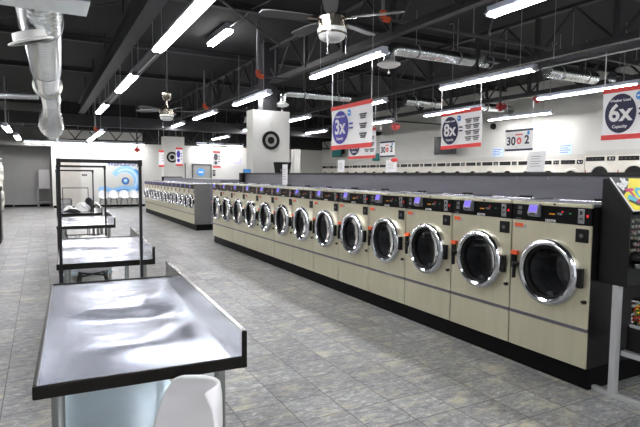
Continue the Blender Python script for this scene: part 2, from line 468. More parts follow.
# second row, further back, narrower machines
W2, Y2, D2 = .557, 14.2, 3.72
proto2 = make_washer('front_load_washer', W2, .8, detail=False)
for i in range(14):
    w = proto2 if i == 0 else copy_tree(proto2)
    w.location = (D2, Y2+.06+W2*(i+1), .17); w.scale = (1, 1, .93); w.rotation_euler = (0, 0, -PI/2)
    lab = ('small front-load washer nearest the grey end panel of the distant row' if i == 0 else
           'small front-load washer at the far end of the distant row, beside the white chairs' if i == 13 else
           '%s small front-load washer from the grey end panel of the distant row' % ORD[i])
    tag(w, lab, 'washing machine', 'small washers in the distant row')
struct('trim_far_plinth', MB().box(D2+.03, 5.2, Y2, Y2+.06+14*W2, 0, .169), 'plinth_black', 'black base under the distant washer row')
e = thing('end_panel', 'tall grey end panel closing the near end of the distant washer row', 'panel', (0,0,0))
MB().box(D2-.01, D2+.42, Y2, Y2+.055, .17, 1.29).build('front_board', 'end_panel_grey', e)
MB().box(D2+.43, 5.2, Y2, Y2+.055, .17, 1.29).build('rear_board', 'bulkhead_laminate', e)
# bulkheads (hose walls) behind the rows
b = thing('service_bulkhead', 'long dark grey bulkhead standing behind the near washer row', 'partition', (0,0,0))
yA, yZ = Y0, Y0+N1*W1+.05
MB().box(D1+.75, 4.95, yA, yZ-.15, .1555, 1.565).build('laminate_box', 'bulkhead_laminate', b)
MB().box(D1+.74, 4.97, yA, yZ-.15, 1.565, 1.60).build('cap', 'bulkhead_cap', b)
MB().box(D1+.66, 4.98, yZ-.14, yZ+.02, 1.38, 1.60).build('end_cap', 'rubber_black', b)
for k in range(24):
    y = yA+.25+k*.36
    if y < yZ-.2: MB().cyl((D1+.75, y, 1.545), (D1+.744, y, 1.545), .008, n=8).build('screw', 'dull_chrome', b)
b = thing('service_bulkhead', 'low grey bulkhead standing behind the distant small washers', 'partition', (0,0,0))
MB().box(D2+.76, 5.2, Y2+.06, Y2+14*W2+.06, .17, 1.42).build('laminate_box', 'bulkhead_laminate', b)
MB().box(D2+.70, 5.24, Y2+14*W2+.06, Y2+14*W2+.2, .17, 1.46).build('end_cap', 'rubber_black', b)

# ------------------------------------------------------------------ columns with ring emblems
def column(x0, x1, y0, y1, z0, z1, ex, ez, er, label, n):
    c = thing('clad_column', label, 'column', ((x0+x1)/2, y0, 0))
    hw = (x1-x0)/2
    MB().box(-hw, hw, 0, y1-y0, z0, z1).build('cladding', 'wall_paint', c)
    MB().box(-hw+.3, hw-.3, .1, y1-y0-.03, z1, ZC).build('steel_post', 'black_steel', c)
    em = MB().lathe([(er, .002), (er, .02), (er*.68, .02), (er*.68, .002)], (ex-(x0+x1)/2, 0, ez), (0,-1,0), 40).build('ring_emblem', 'rubber_black', c)
    MB().cyl((ex-(x0+x1)/2, 0, ez), (ex-(x0+x1)/2, -.02, ez), er*.38, n=28).build('emblem_disc', 'rubber_black', em)
    MB().cyl((ex-(x0+x1)/2, 0, ez), (ex-(x0+x1)/2, -.006, ez), er*.69, n=28).build('emblem_field', 'sticker_grey', em)
    return c
c = column(4.50, 5.47, 11.82, 12.25, 0, 3.12, 4.97, 2.4, .225, 'large white clad column with black ring emblem behind the long washer row', 1)
xf(text_mb('S', .16, .004, .004), Matrix.Translation((0.0, -.005, 2.78)) @ FRONT).build('letter_mark', 'soffit_grey', c)
column(4.72, 5.62, 23.2, 23.7, 0, 3.2, 5.08, 2.3, .24, 'distant white clad column with black ring emblem behind the small washers', 2)
# white post and dark boxes beyond the column
MB_ = MB().box(6.63, 6.84, 14, 14.2, 0, 2.33)
tag(MB_.build('white_post', 'wall_paint'), 'slim white post standing right of the large white column', 'post')
s = thing('speaker_box', 'black box on top of the bulkhead at foot of the large column', 'box', (5.08, 11.2, 1.60))
MB().prism([(-.16, 0, 0), (.10, 0, 0), (.16, 0, .26), (-.2, 0, .26)], (0, .25, 0)).build('case', 'rubber_black', s)
MB().box(-.13, .08, -.006, 0, .03, .1).build('grille', 'print_grey', s)
tag(MB().box(4.2, 4.36, yZ-.1, yZ-.02, 1.60, 1.69).build('blue_box', 'sign_blue'), 'small light blue box on the far end of the bulkhead', 'box')

# ------------------------------------------------------------------ dryers along the right wall
def make_dryer(w, H, big):
    t = thing('stacked_dryer', None, None)
    g = .004
    MB().box(g, w-g, .0, .70, .1, H).build('cabinet', 'dryer_white', t)
    MB().box(g, w-g, .03, .70, 0, .1).build('kick', 'plinth_black', t)
    cz = H-.24-.33; R = w*.385
    for z in (cz, cz-H*.5+.04):
        d = MB().lathe([(R*.72, .004), (R*.74, .045), (R*.84, .05), (R, .03), (R, .001)], (w/2, 0, z), (0,-1,0), 36).build('door', 'dryer_white', t, smooth=True)
        MB().cyl((w/2, -.002, z), (w/2, -.02, z), R*.86, n=32).build('door_window', 'dryer_glass', d)
        MB().box(w*.10, w*.13, -.06, 0, z-.08, z+.08).build('handle', 'dull_chrome', d)
    cp = MB().box(w*.04, w*.62, -.008, 0, H-.15, H-.03).build('control_panel', 'control_black', t)
    m = MB()
    for q in range(4): m.box(w*(.10+q*.12), w*(.16+q*.12), -.010, -.008, H-.10, H-.08)
    m.build('panel_print', 'print_grey', cp)
    cb = MB().box(w*.70, w*.94, -.008, 0, H-.15, H-.03).build('coin_panel', 'control_black', t)
    MB().box(w*.76, w*.82, -.014, -.008, H-.12, H-.06).build('coin_plate', 'dull_chrome', cb)
    MB().box(w*.86, w*.90, -.014, -.008, H-.12, H-.06).build('start_button', 'dull_chrome', cb)
    MB().box(w*.02, w*.05, -.003, 0, cz+.05, cz+.16).build('warning_strip', 'red_paint', t)
    return t
db = make_dryer(.97, 2.19, True); ds = make_dryer(.805, 2.115, False)
for i in range(3):
    d = db if i == 0 else copy_tree(db)
    d.location = (14.02, 9.76-.97*i, 0); d.rotation_euler = (0, 0, -PI/2)
    tag(d, ('first', 'second', 'third')[i]+' large white stacked dryer right of the small dryers on the right wall', 'dryer', 'large stacked dryers on the right wall')
for i in range(20):
    d = ds if i == 0 else copy_tree(ds)
    d.location = (14.02, 9.77+.805*(i+1), 0); d.rotation_euler = (0, 0, -PI/2)
    tag(d, ('%s small white stacked dryer counted from the large dryers on the right wall' % ORD[i]), 'dryer', 'small stacked dryers on the right wall')
# stacked machines along the left wall
for i in range(9):
    d = copy_tree(ds)
    d.location = (-1.36, 17.0+.805*i, 0); d.rotation_euler = (0, 0, PI/2)
    tag(d, '%s white stacked dryer counted from the near end of the left wall' % ORD[i], 'dryer', 'stacked dryers on the left wall')
t = thing('bin_cabinet', 'black upright cabinet cut off by the left edge of the photo', 'cabinet', (-1.05, 13.45, 0))
MB().box(-.25, .25, -.25, .25, .05, 1.15, bev=.01).build('body', 'vending_black', t)
MB().box(-.27, .27, -.27, .27, 1.15, 1.25, bev=.02).build('lid', 'rubber_black', t)
MB().box(-.23, .23, -.23, .23, 0, .05).build('base', 'plinth_black', t)
t = thing('metal_stand', 'grey metal stand with shelf against the recess wall', 'stand', (.1, 26.85, 0))
for sx in (-.26, .24):
    for sy in (-.2, .3): MB().box(sx-.02, sx+.02, sy-.02, sy+.02, 0, .84).build('leg', 'steel_stand', t)
MB().box(-.28, .26, -.22, .32, .84, .87).build('top', 'steel_stand', t)
MB().box(-.28, .26, -.22, .32, .22, .25).build('shelf', 'steel_stand', t)
t = thing('wall_cabinet', 'pale grey metal box standing on the recess stand', 'cabinet', (.1, 26.9, .87))
MB().box(-.2, .24, -.2, .22, 0, .84, bev=.008).build('body', 'cabinet_pale', t)
MB().box(-.19, .23, -.212, -.2, .01, .83).build('door', 'cabinet_pale', t)

# ------------------------------------------------------------------ folding tables
TW, TL, TZ = .645, 1.62, .90
def make_table():
    t = thing('folding_table', None, None)
    def top(u, v):
        x, y = u*TW, v*TL
        e = min(u, 1-u, 1)*min(v, 1-v)*8; e = max(0, min(1, e))
        z = .0085*math.sin(2*PI*(y/.80)-2.0*x-4.5*(x-.3)**2+.2)+.0012*math.sin(2*PI*(y/.31)+5.0*x+1.0)+.003*math.sin(7*x+2*y)
        return (x, y, TZ-.005+e*z)
    mb = MB().grid(top, 32, 90)
    o = mb.build('table_top', 'table_steel', t, smooth=True)
    uv = o.data.uv_layers.new(name='UVMap')
    for lp in o.data.loops:
        c = o.data.vertices[lp.vertex_index].co
        uv.data[lp.index].uv = (c.x, c.y)      # tangent runs across the brushed length
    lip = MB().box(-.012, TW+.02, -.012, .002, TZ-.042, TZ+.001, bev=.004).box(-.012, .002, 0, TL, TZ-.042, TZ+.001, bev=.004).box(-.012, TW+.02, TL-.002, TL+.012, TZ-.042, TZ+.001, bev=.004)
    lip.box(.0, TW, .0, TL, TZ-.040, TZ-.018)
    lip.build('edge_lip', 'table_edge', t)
    MB().box(TW, TW+.02, -.012, TL+.012, TZ-.042, TZ+.098, bev=.003).build('backsplash', 'splash_steel', t)
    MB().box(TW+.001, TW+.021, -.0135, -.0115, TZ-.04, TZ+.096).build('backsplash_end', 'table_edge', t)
    for lx in (.055, TW-.05):
        for ly in (.10, TL-.10):
            lg = MB().cyl((lx, ly, .02), (lx, ly, TZ-.04), .021, n=16).build('leg', 'table_leg_steel', t, smooth=True)
            MB().cyl((lx, ly, 0), (lx, ly, .03), .026, n=14).build('foot', 'rubber_black', lg)
    sh = MB().box(.03, TW-.02, .05, TL-.05, .285, .30).box(.03, TW-.02, .05, .06, .265, .30).build('undershelf', 'shelf_steel', t)
    return t
tb = make_table()
TABS = [((-.03, 1.77), -.045, 'nearest stainless folding table, with white chair tucked beneath its front edge'),
        ((.09, 4.12), -.045, 'second stainless folding table, behind the nearest black hanging rack'),
        ((.16, 7.12), -.03, 'third stainless folding table from the camera, with clear top and low backsplash'),
        ((.22, 9.35), -.03, 'farthest stainless folding table, piled with laundry and baskets')]
for i, (p, rz, lab) in enumerate(TABS):
    w = tb if i == 0 else copy_tree(tb)
    w.location = (p[0], p[1], 0); w.rotation_euler = (0, 0, rz)
    tag(w, lab, 'table', 'stainless folding tables in a line')
# hanging racks
def make_rack():
    t = thing('hanging_rack', None, None)
    for x in (0, .53):
        p = MB().box(x-.010, x+.010, -.010, .010, .06, 1.62).build('pole', 'rack_black', t)
        MB().box(x-.014, x+.014, -.014, .014, 1.605, 1.652, bev=.003).build('corner_joint', 'rack_black', p)
        f = MB().box(x-.014, x+.014, -.32, .018, .05, .08).build('foot_bar', 'rack_black', t)
        MB().cyl((x-.012, -.29, .025), (x+.012, -.29, .025), .025, n=14).cyl((x-.012, .0, .025), (x+.012, .0, .025), .025, n=14).build('caster', 'rubber_black', f)
    MB().box(-.012, .542, -.012, .012, 1.625, 1.65).build('top_bar', 'rack_black', t)
    MB().box(0, .53, -.03, -.012, .1, .125).build('base_bar', 'rack_black', t)
    return t
rk = make_rack()
for i, (x, y, lab) in enumerate([(.105, 3.96, 'nearest black hanging rack, the tallest frame, in front of second table'),
                                 (.17, 7.0, 'middle black hanging rack standing at the front of third table'),
                                 (.21, 9.22, 'farthest black hanging rack at front of the laundry-piled table')]):
    w = rk if i == 0 else copy_tree(rk)
    w.location = (x, y, 0)
    if i == 2: w.scale = (1, 1, .975)
    tag(w, lab, 'rack', 'black hanging racks by the tables')

# ------------------------------------------------------------------ white shell chairs
def make_chair():
    t = thing('shell_chair', None, None)
    prof = [(-.24, .425, .17), (-.22, .445, .20), (-.14, .45, .225), (.0, .435, .235), (.11, .44, .24), (.17, .475, .24), (.205, .55, .235), (.23, .64, .22), (.25, .72, .195), (.262, .775, .145), (.266, .80, .08)]
    P = len(prof)-1
    def fn(u, v):
        f = v*P; k = min(int(f), P-1); a = f-k
        y = prof[k][0]*(1-a)+prof[k+1][0]*a; z = prof[k][1]*(1-a)+prof[k+1][1]*a; w = prof[k][2]*(1-a)+prof[k+1][2]*a
        s = 2*u-1; c = s*s
        bk = max(0, min(1, (v-.35)/.3))
        return (w*s, y-bk*c*.085, z+(1-bk)*c*.06)
    mb = MB().grid(fn, 16, 30)
    o = mb.build('shell', 'white_plastic', t, smooth=True)
    md = o.modifiers.new('thickness', 'SOLIDIFY'); md.thickness = .014; md.offset = 0
    md = o.modifiers.new('round', 'SUBSURF'); md.levels = 1; md.render_levels = 2
    for sx in (-1, 1):
        for y0, y1 in ((-.13, -.24), (.1, .24)):
            MB().tube([(sx*.12, y0, .425), (sx*.16, (y0+y1)/2, .25), (sx*.2, y1, 0)], [.013, .012, .010], n=10).build('leg', 'chair_leg_black', t, smooth=True)
    MB().cyl((-.13, -.13, .40), (.13, .1, .40), .009).cyl((.13, -.13, .40), (-.13, .1, .40), .009).build('leg_brace', 'chair_leg_black', t)
    return t
ch = make_chair()
for i, (x, y, rz, lab) in enumerate([
        (.215, 1.53, -1.4, 'white moulded chair at the front of the nearest table, cut by bottom edge'),
        (.47, 6.12, PI, 'white moulded chair with black legs behind the second table'),
        (2.47, 25.5, 0, 'leftmost of four white chairs against the back wall under the wave mural'),
        (2.92, 25.5, 0, 'second from left of four white chairs under the wave mural'),
        (3.37, 25.5, 0, 'third from left of four white chairs under the wave mural'),
        (3.82, 25.5, 0, 'rightmost of four white chairs against back wall, nearest the small washers')]):
    w = ch if i == 0 else copy_tree(ch)
    w.location = (x, y, 0); w.rotation_euler = (0, 0, rz)
    if i == 0: w.scale = (1, 1, 1.125)
    if i > 1: w.scale = (.88, 1, 1)
    tag(w, lab, 'chair', 'white moulded chairs along the back wall' if i > 1 else 'white moulded chairs by the tables')

# ------------------------------------------------------------------ laundry on the far tables
def heap(name, c, rx, ry, rz, mat, label, cat, seed):
    r = random.Random(seed); mb = MB()
    ph = [r.uniform(0, 6.28) for _ in range(6)]
    def fn(u, v):
        a = 2*PI*u; b = v*PI/2
        k = 1+.2*math.sin(3*a+ph[0])+.14*math.sin(5*a+ph[1]+4*b)+.12*math.sin(7*b+ph[2]+2*a)
        return (c[0]+rx*k*math.cos(a)*math.cos(b), c[1]+ry*k*math.sin(a)*math.cos(b), c[2]+rz*math.sin(b)*(1+.3*math.cos(b)*math.sin(4*a+ph[3]+3*b)))
    mb.grid(fn, 28, 10)
    bmesh.ops.remove_doubles(mb.bm, verts=mb.bm.verts[:], dist=.0008)
    return tag(mb.build(name, mat, smooth=True), label, cat)
heap('white_towel', (.62, 9.85, TZ+.004), .10, .16, .15, 'cloth_white', 'heap of white laundry in the middle of the farthest table', 'laundry', 1)
heap('white_towel', (.40, 9.75, TZ+.004), .07, .10, .10, 'cloth_white', 'small folded white towel at left on the farthest table', 'laundry', 5)
heap('dark_garment', (.44, 9.50, TZ+.004), .10, .07, .06, 'cloth_dark', 'dark garment lying at the front of the farthest table', 'clothing', 2)
heap('dark_garment', (.74, 10.35, TZ+.004), .08, .12, .20, 'cloth_dark', 'dark bundle at the right of the farthest table', 'clothing', 3)
def wire_basket(name, x, y, z, w, l, h, mat, label):
    t = thing(name, label, 'basket', (x, y, z))
    m = MB()
    for zz in (.006, h*.5, h-.006):
        k = .9+.1*zz/h
        m.tube([(-w/2*k, -l/2*k, zz), (w/2*k, -l/2*k, zz), (w/2*k, l/2*k, zz), (-w/2*k, l/2*k, zz), (-w/2*k, -l/2*k, zz)], .006, n=6)
    for q in range(9):
        f = -1+q/4
        for sy in (-1, 1): m.cyl((f*w/2*.9, sy*l/2*.9, .004), (f*w/2, sy*l/2, h), .004, n=6)
        for sx in (-1, 1): m.cyl((sx*w/2*.9, f*l/2*.9, .004), (sx*w/2, f*l/2, h), .004, n=6)
        m.cyl((f*w/2*.9, -l/2*.9, .005), (f*w/2*.9, l/2*.9, .005), .004, n=6)
    m.build('wire_frame', mat, t)
    MB().tube([(-w/2, -l*.2, h), (-w/2-.03, -l*.2, h+.05), (-w/2-.03, l*.2, h+.05), (-w/2, l*.2, h)], .007, n=8).build('handle', mat, t)
    return t
wire_basket('wire_basket', .36, 10.15, TZ+.004, .2, .4, .2, 'dull_chrome', 'chrome wire basket on the left of the farthest table')
wire_basket('wire_basket', .50, 7.65, .30, .42, .6, .40, 'rack_black', 'black wire basket on the shelf beneath third table')
t = thing('laundry_cart', 'chrome wire laundry cart parked just beyond the farthest table', 'cart', (.62, 11.6, 0))
m = MB()
for zz, k in ((.45, .85), (.65, .93), (.86, 1)):
    m.tube([(-.25*k, -.3*k, zz), (.25*k, -.3*k, zz), (.25*k, .3*k, zz), (-.25*k, .3*k, zz), (-.25*k, -.3*k, zz)], .008, n=6)
for q in range(9):
    f = -1+q/4
    for s_ in (-1, 1):
        m.cyl((f*.21, s_*.255, .45), (f*.25, s_*.3, .86), .004, n=6).cyl((s_*.21, f*.255, .45), (s_*.25, f*.3, .86), .004, n=6)
    m.cyl((f*.21, -.255, .45), (f*.21, .255, .45), .004, n=6)
m.build('basket', 'dull_chrome', t)
for sx in (-.21, .21):
    for sy in (-.25, .25):
        lg = MB().cyl((sx, sy, .06), (sx, sy, .45), .011, n=8).build('leg', 'dull_chrome', t)
        MB().cyl((sx-.012, sy, .04), (sx+.012, sy, .04), .04, n=14).build('caster', 'rubber_black', lg)
MB().tube([(-.24, .3, .86), (-.24, .34, 1.25), (.24, .34, 1.25), (.24, .3, .86)], .011, n=8).build('push_frame', 'rack_black', t)

# ------------------------------------------------------------------ fluorescent fixtures
def make_fixture(lit=True, L=2.44):
    t = thing('fluorescent_fixture' if lit else 'unlit_fixture', None, None)
    # origin at the fixture centre, runs along local y
    MB().box(-.055, .055, -L/2, L/2, 0, .06, bev=.004).build('housing', 'fixture_enamel' if lit else 'fixture_grey', t)
    MB().prism([(-.055, -L/2, 0), (-.10, -L/2, -.028), (-.096, -L/2, -.034), (-.05, -L/2, -.006)], (0, L, 0)).prism([(.055, -L/2, 0), (.10, -L/2, -.028), (.096, -L/2, -.034), (.05, -L/2, -.006)], (0, L, 0)).build('reflector', 'fixture_enamel' if lit else 'fixture_grey', t)
    for x in ((-.042, .042) if lit else (.03,)):
        MB().cyl((x, -L/2+.03, -.035), (x, L/2-.03, -.035), .021 if lit else .012, n=12).build('tube', TUBE if lit else 'unlit_tube', t, smooth=True)
    for s_ in (-1, 1):
        MB().box(-.07, .07, s_*(L/2-.015)-.015, s_*(L/2-.015)+.015, -.06, 0).build('socket', 'fixture_enamel' if lit else 'fixture_grey', t)
        MB().cyl((0, s_*L*.36, .06), (0, s_*L*.36, 1.25), .006, n=6).build('hanger', 'grey_pipe', t)
    return t
fx = make_fixture(); fx.location = (0, 0, -50); first = [True]
ROWS = [(-1.3, [-1.0, 3.5, 7.6, 11.4], 3.48), (1.63, [-1.0, 4.72, 7.17, 11.75, 16.6], 3.48), (4.7, [-1.2, 3.35, 7.9, 12.5, 16.7, 20.7], 3.48),  # first row is unseen, added to brighten the left side and washer fronts
        (7.7, [3.0, 7.6, 12.1, 16.3, 20.5], 3.48), (10.65, [3.0, 7.5, 11.7, 15.85, 20.5], 3.48), (13.2, [6.6, 11.5], 3.48)]
RN = ['along the left wall, unseen and added for brightness', 'above the tables aisle', 'above the long near washer row', 'in the middle aisle beyond the bulkhead', 'in the aisle before the dryers', 'close to the right wall']
def place_light(x, y, z, rz, label, group):
    w = fx if first[0] else copy_tree(fx)
    first[0] = False
    w.location = (x, y, z); w.rotation_euler = (0, 0, rz)
    tag(w, label, 'ceiling light', group)
    return w
for r, (x, ys, z) in enumerate(ROWS):
    for k, y in enumerate(ys):
        zz = z
        place_light(x, y, zz, 0, '%s lit fluorescent fixture from the camera %s' % (ORD[k], RN[r]), 'fluorescent fixtures '+RN[r])
place_light(1.78, 19.6, 2.95, 0, 'lit fluorescent fixture low above the tables aisle near the back, first of two', 'low back fixtures')
place_light(1.80, 22.6, 2.95, 0, 'lit fluorescent fixture low above the tables aisle, nearest the back wall', 'low back fixtures')
place_light(-.86, 18.3, 2.9, 0, 'lit fluorescent fixture low above the left dryers, the nearer one', 'low left fixtures')
place_light(-.74, 22.4, 2.9, 0, 'lit fluorescent fixture low above the left dryers, the farther one', 'low left fixtures')
place_light(7.5, 23.9, 3.32, 0, 'lit fluorescent fixture in the middle aisle close to the back wall', 'low back fixtures')
place_light(.6, 25.55, 2.92, PI/2, 'lit fluorescent fixture along the back wall, left of the wave mural', 'fixtures along the back wall')
place_light(3.1, 25.55, 2.95, PI/2, 'lit fluorescent fixture along the back wall, above the wave mural', 'fixtures along the back wall')
place_light(8.0, 25.55, 3.08, PI/2, 'lit fluorescent fixture along the back wall, above the grey door', 'fixtures along the back wall')
# a short lamp hung close under the deck
t = thing('ceiling_lamp', 'short lit lamp mounted up close to the dark roof deck', 'ceiling light', (3.59, 11.5, 4.62))
MB().box(-.09, .09, -.72, .72, 0, .13).build('housing', 'fixture_enamel', t)
MB().cyl((-.04, -.7, -.03), (-.04, .7, -.03), .03, n=12).build('tube', TUBE, t, smooth=True)
MB().cyl((.05, -.7, -.03), (.05, .7, -.03), .03, n=12).build('tube', TUBE, t, smooth=True)
MB().tube([(0, -.72, .05), (.05, -1.4, .06), (.0, -2.0, .06), (.1, -2.6, .05), (.06, -3.8, .06)], .012, n=6).build('power_conduit', 'grey_pipe', t)
uf = make_fixture(False, 2.0)
for i, (x, y, lab) in enumerate([(1.63, 9.46, 'unlit grey channel between the nearest two lit fixtures above the tables'),
                                 (1.63, 14.18, 'unlit grey channel between farther lit fixtures above the tables'),
                                 (7.7, 5.3, 'unlit grey channel left of the 6x sign above middle aisle')]):
    w = uf if i == 0 else copy_tree(uf)
    w.location = (x, y, 3.48); tag(w, lab, 'light channel', 'unlit fixture channels')

# ------------------------------------------------------------------ roof steel
def truss_y(x, y0, y1, zb, zt, label, step=1.55, cw=.06):
    t = thing('roof_truss', label, 'truss', (x, 0, 0), 0, 'roof trusses running with the aisles')
    MB().box(-cw, cw, y0, y1, zb, zb+.05).box(-.012, .012, y0, y1, zb+.05, zb+.13).build('bottom_chord', 'black_steel', t)
    MB().box(-cw, cw, y0, y1, zt-.06, zt).build('top_chord', 'black_steel', t)
    n = int((y1-y0)/step)
    for k in range(n):
        a = y0+k*step
        MB().tube([(0, a, zb+.05), (0, a+step/2, zt-.04), (0, a+step, zb+.05)], .026, n=6).build('diagonal_web', 'black_steel', t)
        MB().box(-.035, .035, a-.04, a+.04, zb+.05, zt-.05).build('vertical_web', 'black_steel', t)
    return t
for x, lab in ((5.02, 'black roof truss above the long near washer row'),
               (8.42, 'black roof truss above the middle aisle'), (11.9, 'black roof truss before the dryers, above the far aisle')):
    truss_y(x, -3.9, 25.0, 3.77, 4.62, lab)
t = thing('roof_beam', 'deep black beam running lengthwise left of the fixtures above the tables', 'beam', (1.36, 0, 0))
MB().box(-.11, .11, -3.9, 21.1, 3.74, 3.77).box(-.11, .11, -3.9, 21.1, 4.1, 4.13).build('flange', 'black_steel', t)
MB().box(-.03, .03, -3.9, 21.1, 3.77, 4.1).build('web', 'black_steel', t)
for k in range(8): MB().box(-.02, .02, -2+k*3, -1.96+k*3, 4.13, ZC).build('hanger', 'black_steel', t)
def beam_x(y, z0, z1, lab, name='roof_beam', w=.09):
    t = thing(name, lab, 'beam', (6.2, y, 0), 0, 'roof beams crossing the room')
    MB().box(XL-6.2, XR-6.2, -w, w, z0, z0+.03).box(XL-6.2, XR-6.2, -w, w, z1-.03, z1).build('flange', 'black_steel', t)
    MB().box(XL-6.2, XR-6.2, -.015, .015, z0+.03, z1-.03).build('web', 'black_steel', t)
for k, y in enumerate((1.5, 5.5, 9.5, 13.5, 17.5)):
    beam_x(y, 4.62, 4.75, '%s slim black purlin from the camera, crossing under the roof deck' % ORD[k], 'roof_purlin', .06)
beam_x(21.2, 3.3, 3.72, 'deep black beam crossing the room before the back wall')
t = thing('roof_truss', 'black open-web truss crossing the room in front of the back wall', 'truss', (0, 24.9, 0))
MB().box(.5, XR-.8, .11, .19, 3.0, 3.06).build('bottom_chord', 'black_steel', t)
MB().box(.5, XR-.8, .11, .19, 3.62, 3.68).build('top_chord', 'black_steel', t)
for k in range(16):
    a = .5+k*.84; MB().tube([(a, .15, 3.06), (a+.42, .15, 3.62), (a+.84, .15, 3.06)], .025, n=6).build('diagonal_web', 'black_steel', t)
for x in (1.0, 7, 13): MB().cyl((x, .15, 3.68), (x, .15, ZC), .02, n=6).build('hanger', 'black_steel', t)
# bracing rods under the deck
for k, (p, q, lab) in enumerate([((-2.0, 6.0, 4.55), (1.3, 9.6, 4.55), 'thin dark brace rod under the deck left of the tables fixtures, nearer'),
                                 ((-2.0, 13.5, 4.55), (1.3, 9.9, 4.55), 'thin dark brace rod under the deck left of the tables fixtures, farther'),
                                 ((1.45, 9.7, 4.58), (5.0, 7.6, 4.58), 'pale brace rod under the deck in front of the ceiling lamp'),
                                 ((1.45, 7.3, 4.5), (5.0, 11.2, 4.5), 'dark brace rod crossing beside the short ceiling lamp'),
                                 ((5.1, 4.6, 4.5), (8.4, 8.2, 4.5), 'dark brace rod under the deck right of the ceiling fan')]):
    tag(MB().cyl(p, q, .02, n=8).build('brace_rod', 'dark_pipe' if k != 2 else 'fixture_grey'), lab, 'rod', 'brace rods under the deck')
# sprinkler mains
def sprinkler(y, z, x0, x1, drops, lab, r=.028):
    t = thing('sprinkler_pipe', lab, 'pipe', (x0, y, z), 0, 'sprinkler pipes')
    MB().cyl((0, 0, 0), (x1-x0, 0, 0), r, n=10).build('main_pipe', 'dark_pipe', t, smooth=True)
    for dx, col in drops:
        dx -= x0
        d = MB().cyl((dx, 0, .05), (dx, 0, ZC-z+.01), .028, n=10).build('drop_pipe', 'grey_pipe', t, smooth=True)
        MB().tube([(dx, 0, .12), (dx, 0, .03), (dx+.03, 0, 0), (dx+.12, 0, 0)], .05, n=10).build('elbow', col, d, smooth=True)
    for q in range(int((x1-x0)/2.6)):
        hx = 1.4+q*2.6
        MB().cyl((hx, 0, 0), (hx, 0, .12), .012, n=8).cyl((hx, 0, .12), (hx, 0, .14), .03, n=10).build('sprinkler_head', 'dull_chrome', t)
        MB().cyl((hx+.5, 0, r), (hx+.5, 0, ZC-z), .006, n=6).build('hanger', 'grey_pipe', t)
sprinkler(6.76, 3.97, 4.68, 14.4, [(4.70, 'orange_fitting')], 'dark sprinkler pipe with orange elbow, right of the near ceiling fan')
sprinkler(10.36, 3.62, 4.06, 4.75, [(4.06, 'orange_fitting')], 'short sprinkler branch with orange elbow above the large column')
sprinkler(16.0, 3.62, 4.5, 14.0, [(4.5, 'orange_fitting')], 'distant sprinkler pipe with orange elbow beyond the large column')
sprinkler(20.35, 3.1, -1.9, 3.4, [(-1.0, 'orange_fitting'), (1.75, 'orange_fitting')], 'low sprinkler pipe with orange elbows near the back of the tables aisle')
for x, y, z, lab in ((10.76, 10, 3.41, 'red valve cluster right of the 8x sign'), (12.17, 10, 3.72, 'red valve under the beam, right of the other red valve'), (9.2, 12.5, 3.0, 'red valve right of the 3x sign'), (3.74, 24, 2.61, 'red valve on the back wall left of far column')):
    t = thing('red_valve', lab, 'valve', (x, y, z), 0, 'red pipe valves')
    MB().ball((0, 0, 0), .075).cyl((-.11, 0, 0), (.11, 0, 0), .06).cyl((0, 0, -.11), (0, 0, .10), .045).build('body', 'red_paint', t, smooth=True)
    MB().lathe([(.085, -.01), (.085, .01), (.06, .01), (.06, -.01)], (0, -.12, 0), (0, -1, 0), 20, True).cyl((0, 0, 0), (0, -.12, 0), .012).box(-.07, .07, -.126, -.114, -.008, .008).build('hand_wheel', 'red_paint', t)
    MB().cyl((0, 0, .1), (0, 0, ZC-z+.01), .03, n=10).build('riser', 'dark_pipe', t, smooth=True)

# ------------------------------------------------------------------ ducts
def ribbed(mb, p, q, r, pitch=.11, n=28):
    p = Vector(p); q = Vector(q); L = (q-p).length; k = max(3, int(L/pitch)); prof = []
    prof.append((.001, 0))
    for i in range(k):
        a = L*i/k; b = L/k
        prof += [(r, a), (r, a+b*.8), (r*1.012, a+b*.86), (r*1.012, a+b*.94), (r, a+b*.985)]
    prof.append((.001, L))
    mb.lathe(prof, p, q-p, n)
    return mb
def strap(t, x, y, z, r):
    MB().lathe([(r*1.04, -.02), (r*1.04, .02), (r*1.0, .02), (r*1.0, -.02)], (x, y, z), (1, 0, 0), 24, True).cyl((x, y, z+r), (x, y, ZC-.0), .008, n=6).build('hanger_strap', 'grey_pipe', t)
def duct_x(x0, x1, y, z, r, lab, diffuser=False, closed=True):
    t = thing('spiral_duct', lab, 'duct', (0, 0, 0), 0, 'round spiral ducts crossing the aisles')
    ribbed(MB(), (x0, y, z), (x1, y, z), r).build('duct_body', 'galvanised', t, smooth=True)
    MB().ball((x1, y, z), r*1.0, sx=.35, n=24).build('end_cap', 'galvanised', t, smooth=True)
    strap(t, x0+(x1-x0)*.25, y, z, r); strap(t, x0+(x1-x0)*.8, y, z, r)
    if diffuser:
        xd = x0-.16
        MB().tube([(x0+.06, y, z), (x0-.05, y, z-.01), (xd+.02, y, z-.06), (xd, y, z-.15), (xd, y, z-.26)], [r, r, r*1.0, r*.95, r*.9], n=22).build('elbow', 'galvanised', t, smooth=True)
        d = MB().lathe([(r*.9, -.24), (r*1.1, -.26), (r*1.75, -.30), (r*1.75, -.32), (r*1.2, -.36), (.001, -.375)], (xd, y, z), (0, 0, 1), 32).build('diffuser', 'white_enamel', t, smooth=True)
        MB().cyl((xd, y, z-.375), (xd, y, z-.44), .006, n=6).ball((xd, y, z-.46), .025).build('damper_knob', 'white_enamel', d, smooth=True)
duct_x(5.98, 7.9, 8.15, 3.96, .125, 'ribbed spiral duct with round diffuser, right of the near ceiling fan', True)
duct_x(8.15, 9.0, 8.1, 3.95, .12, 'short spiral duct piece beyond the truss, right of the ribbed duct')
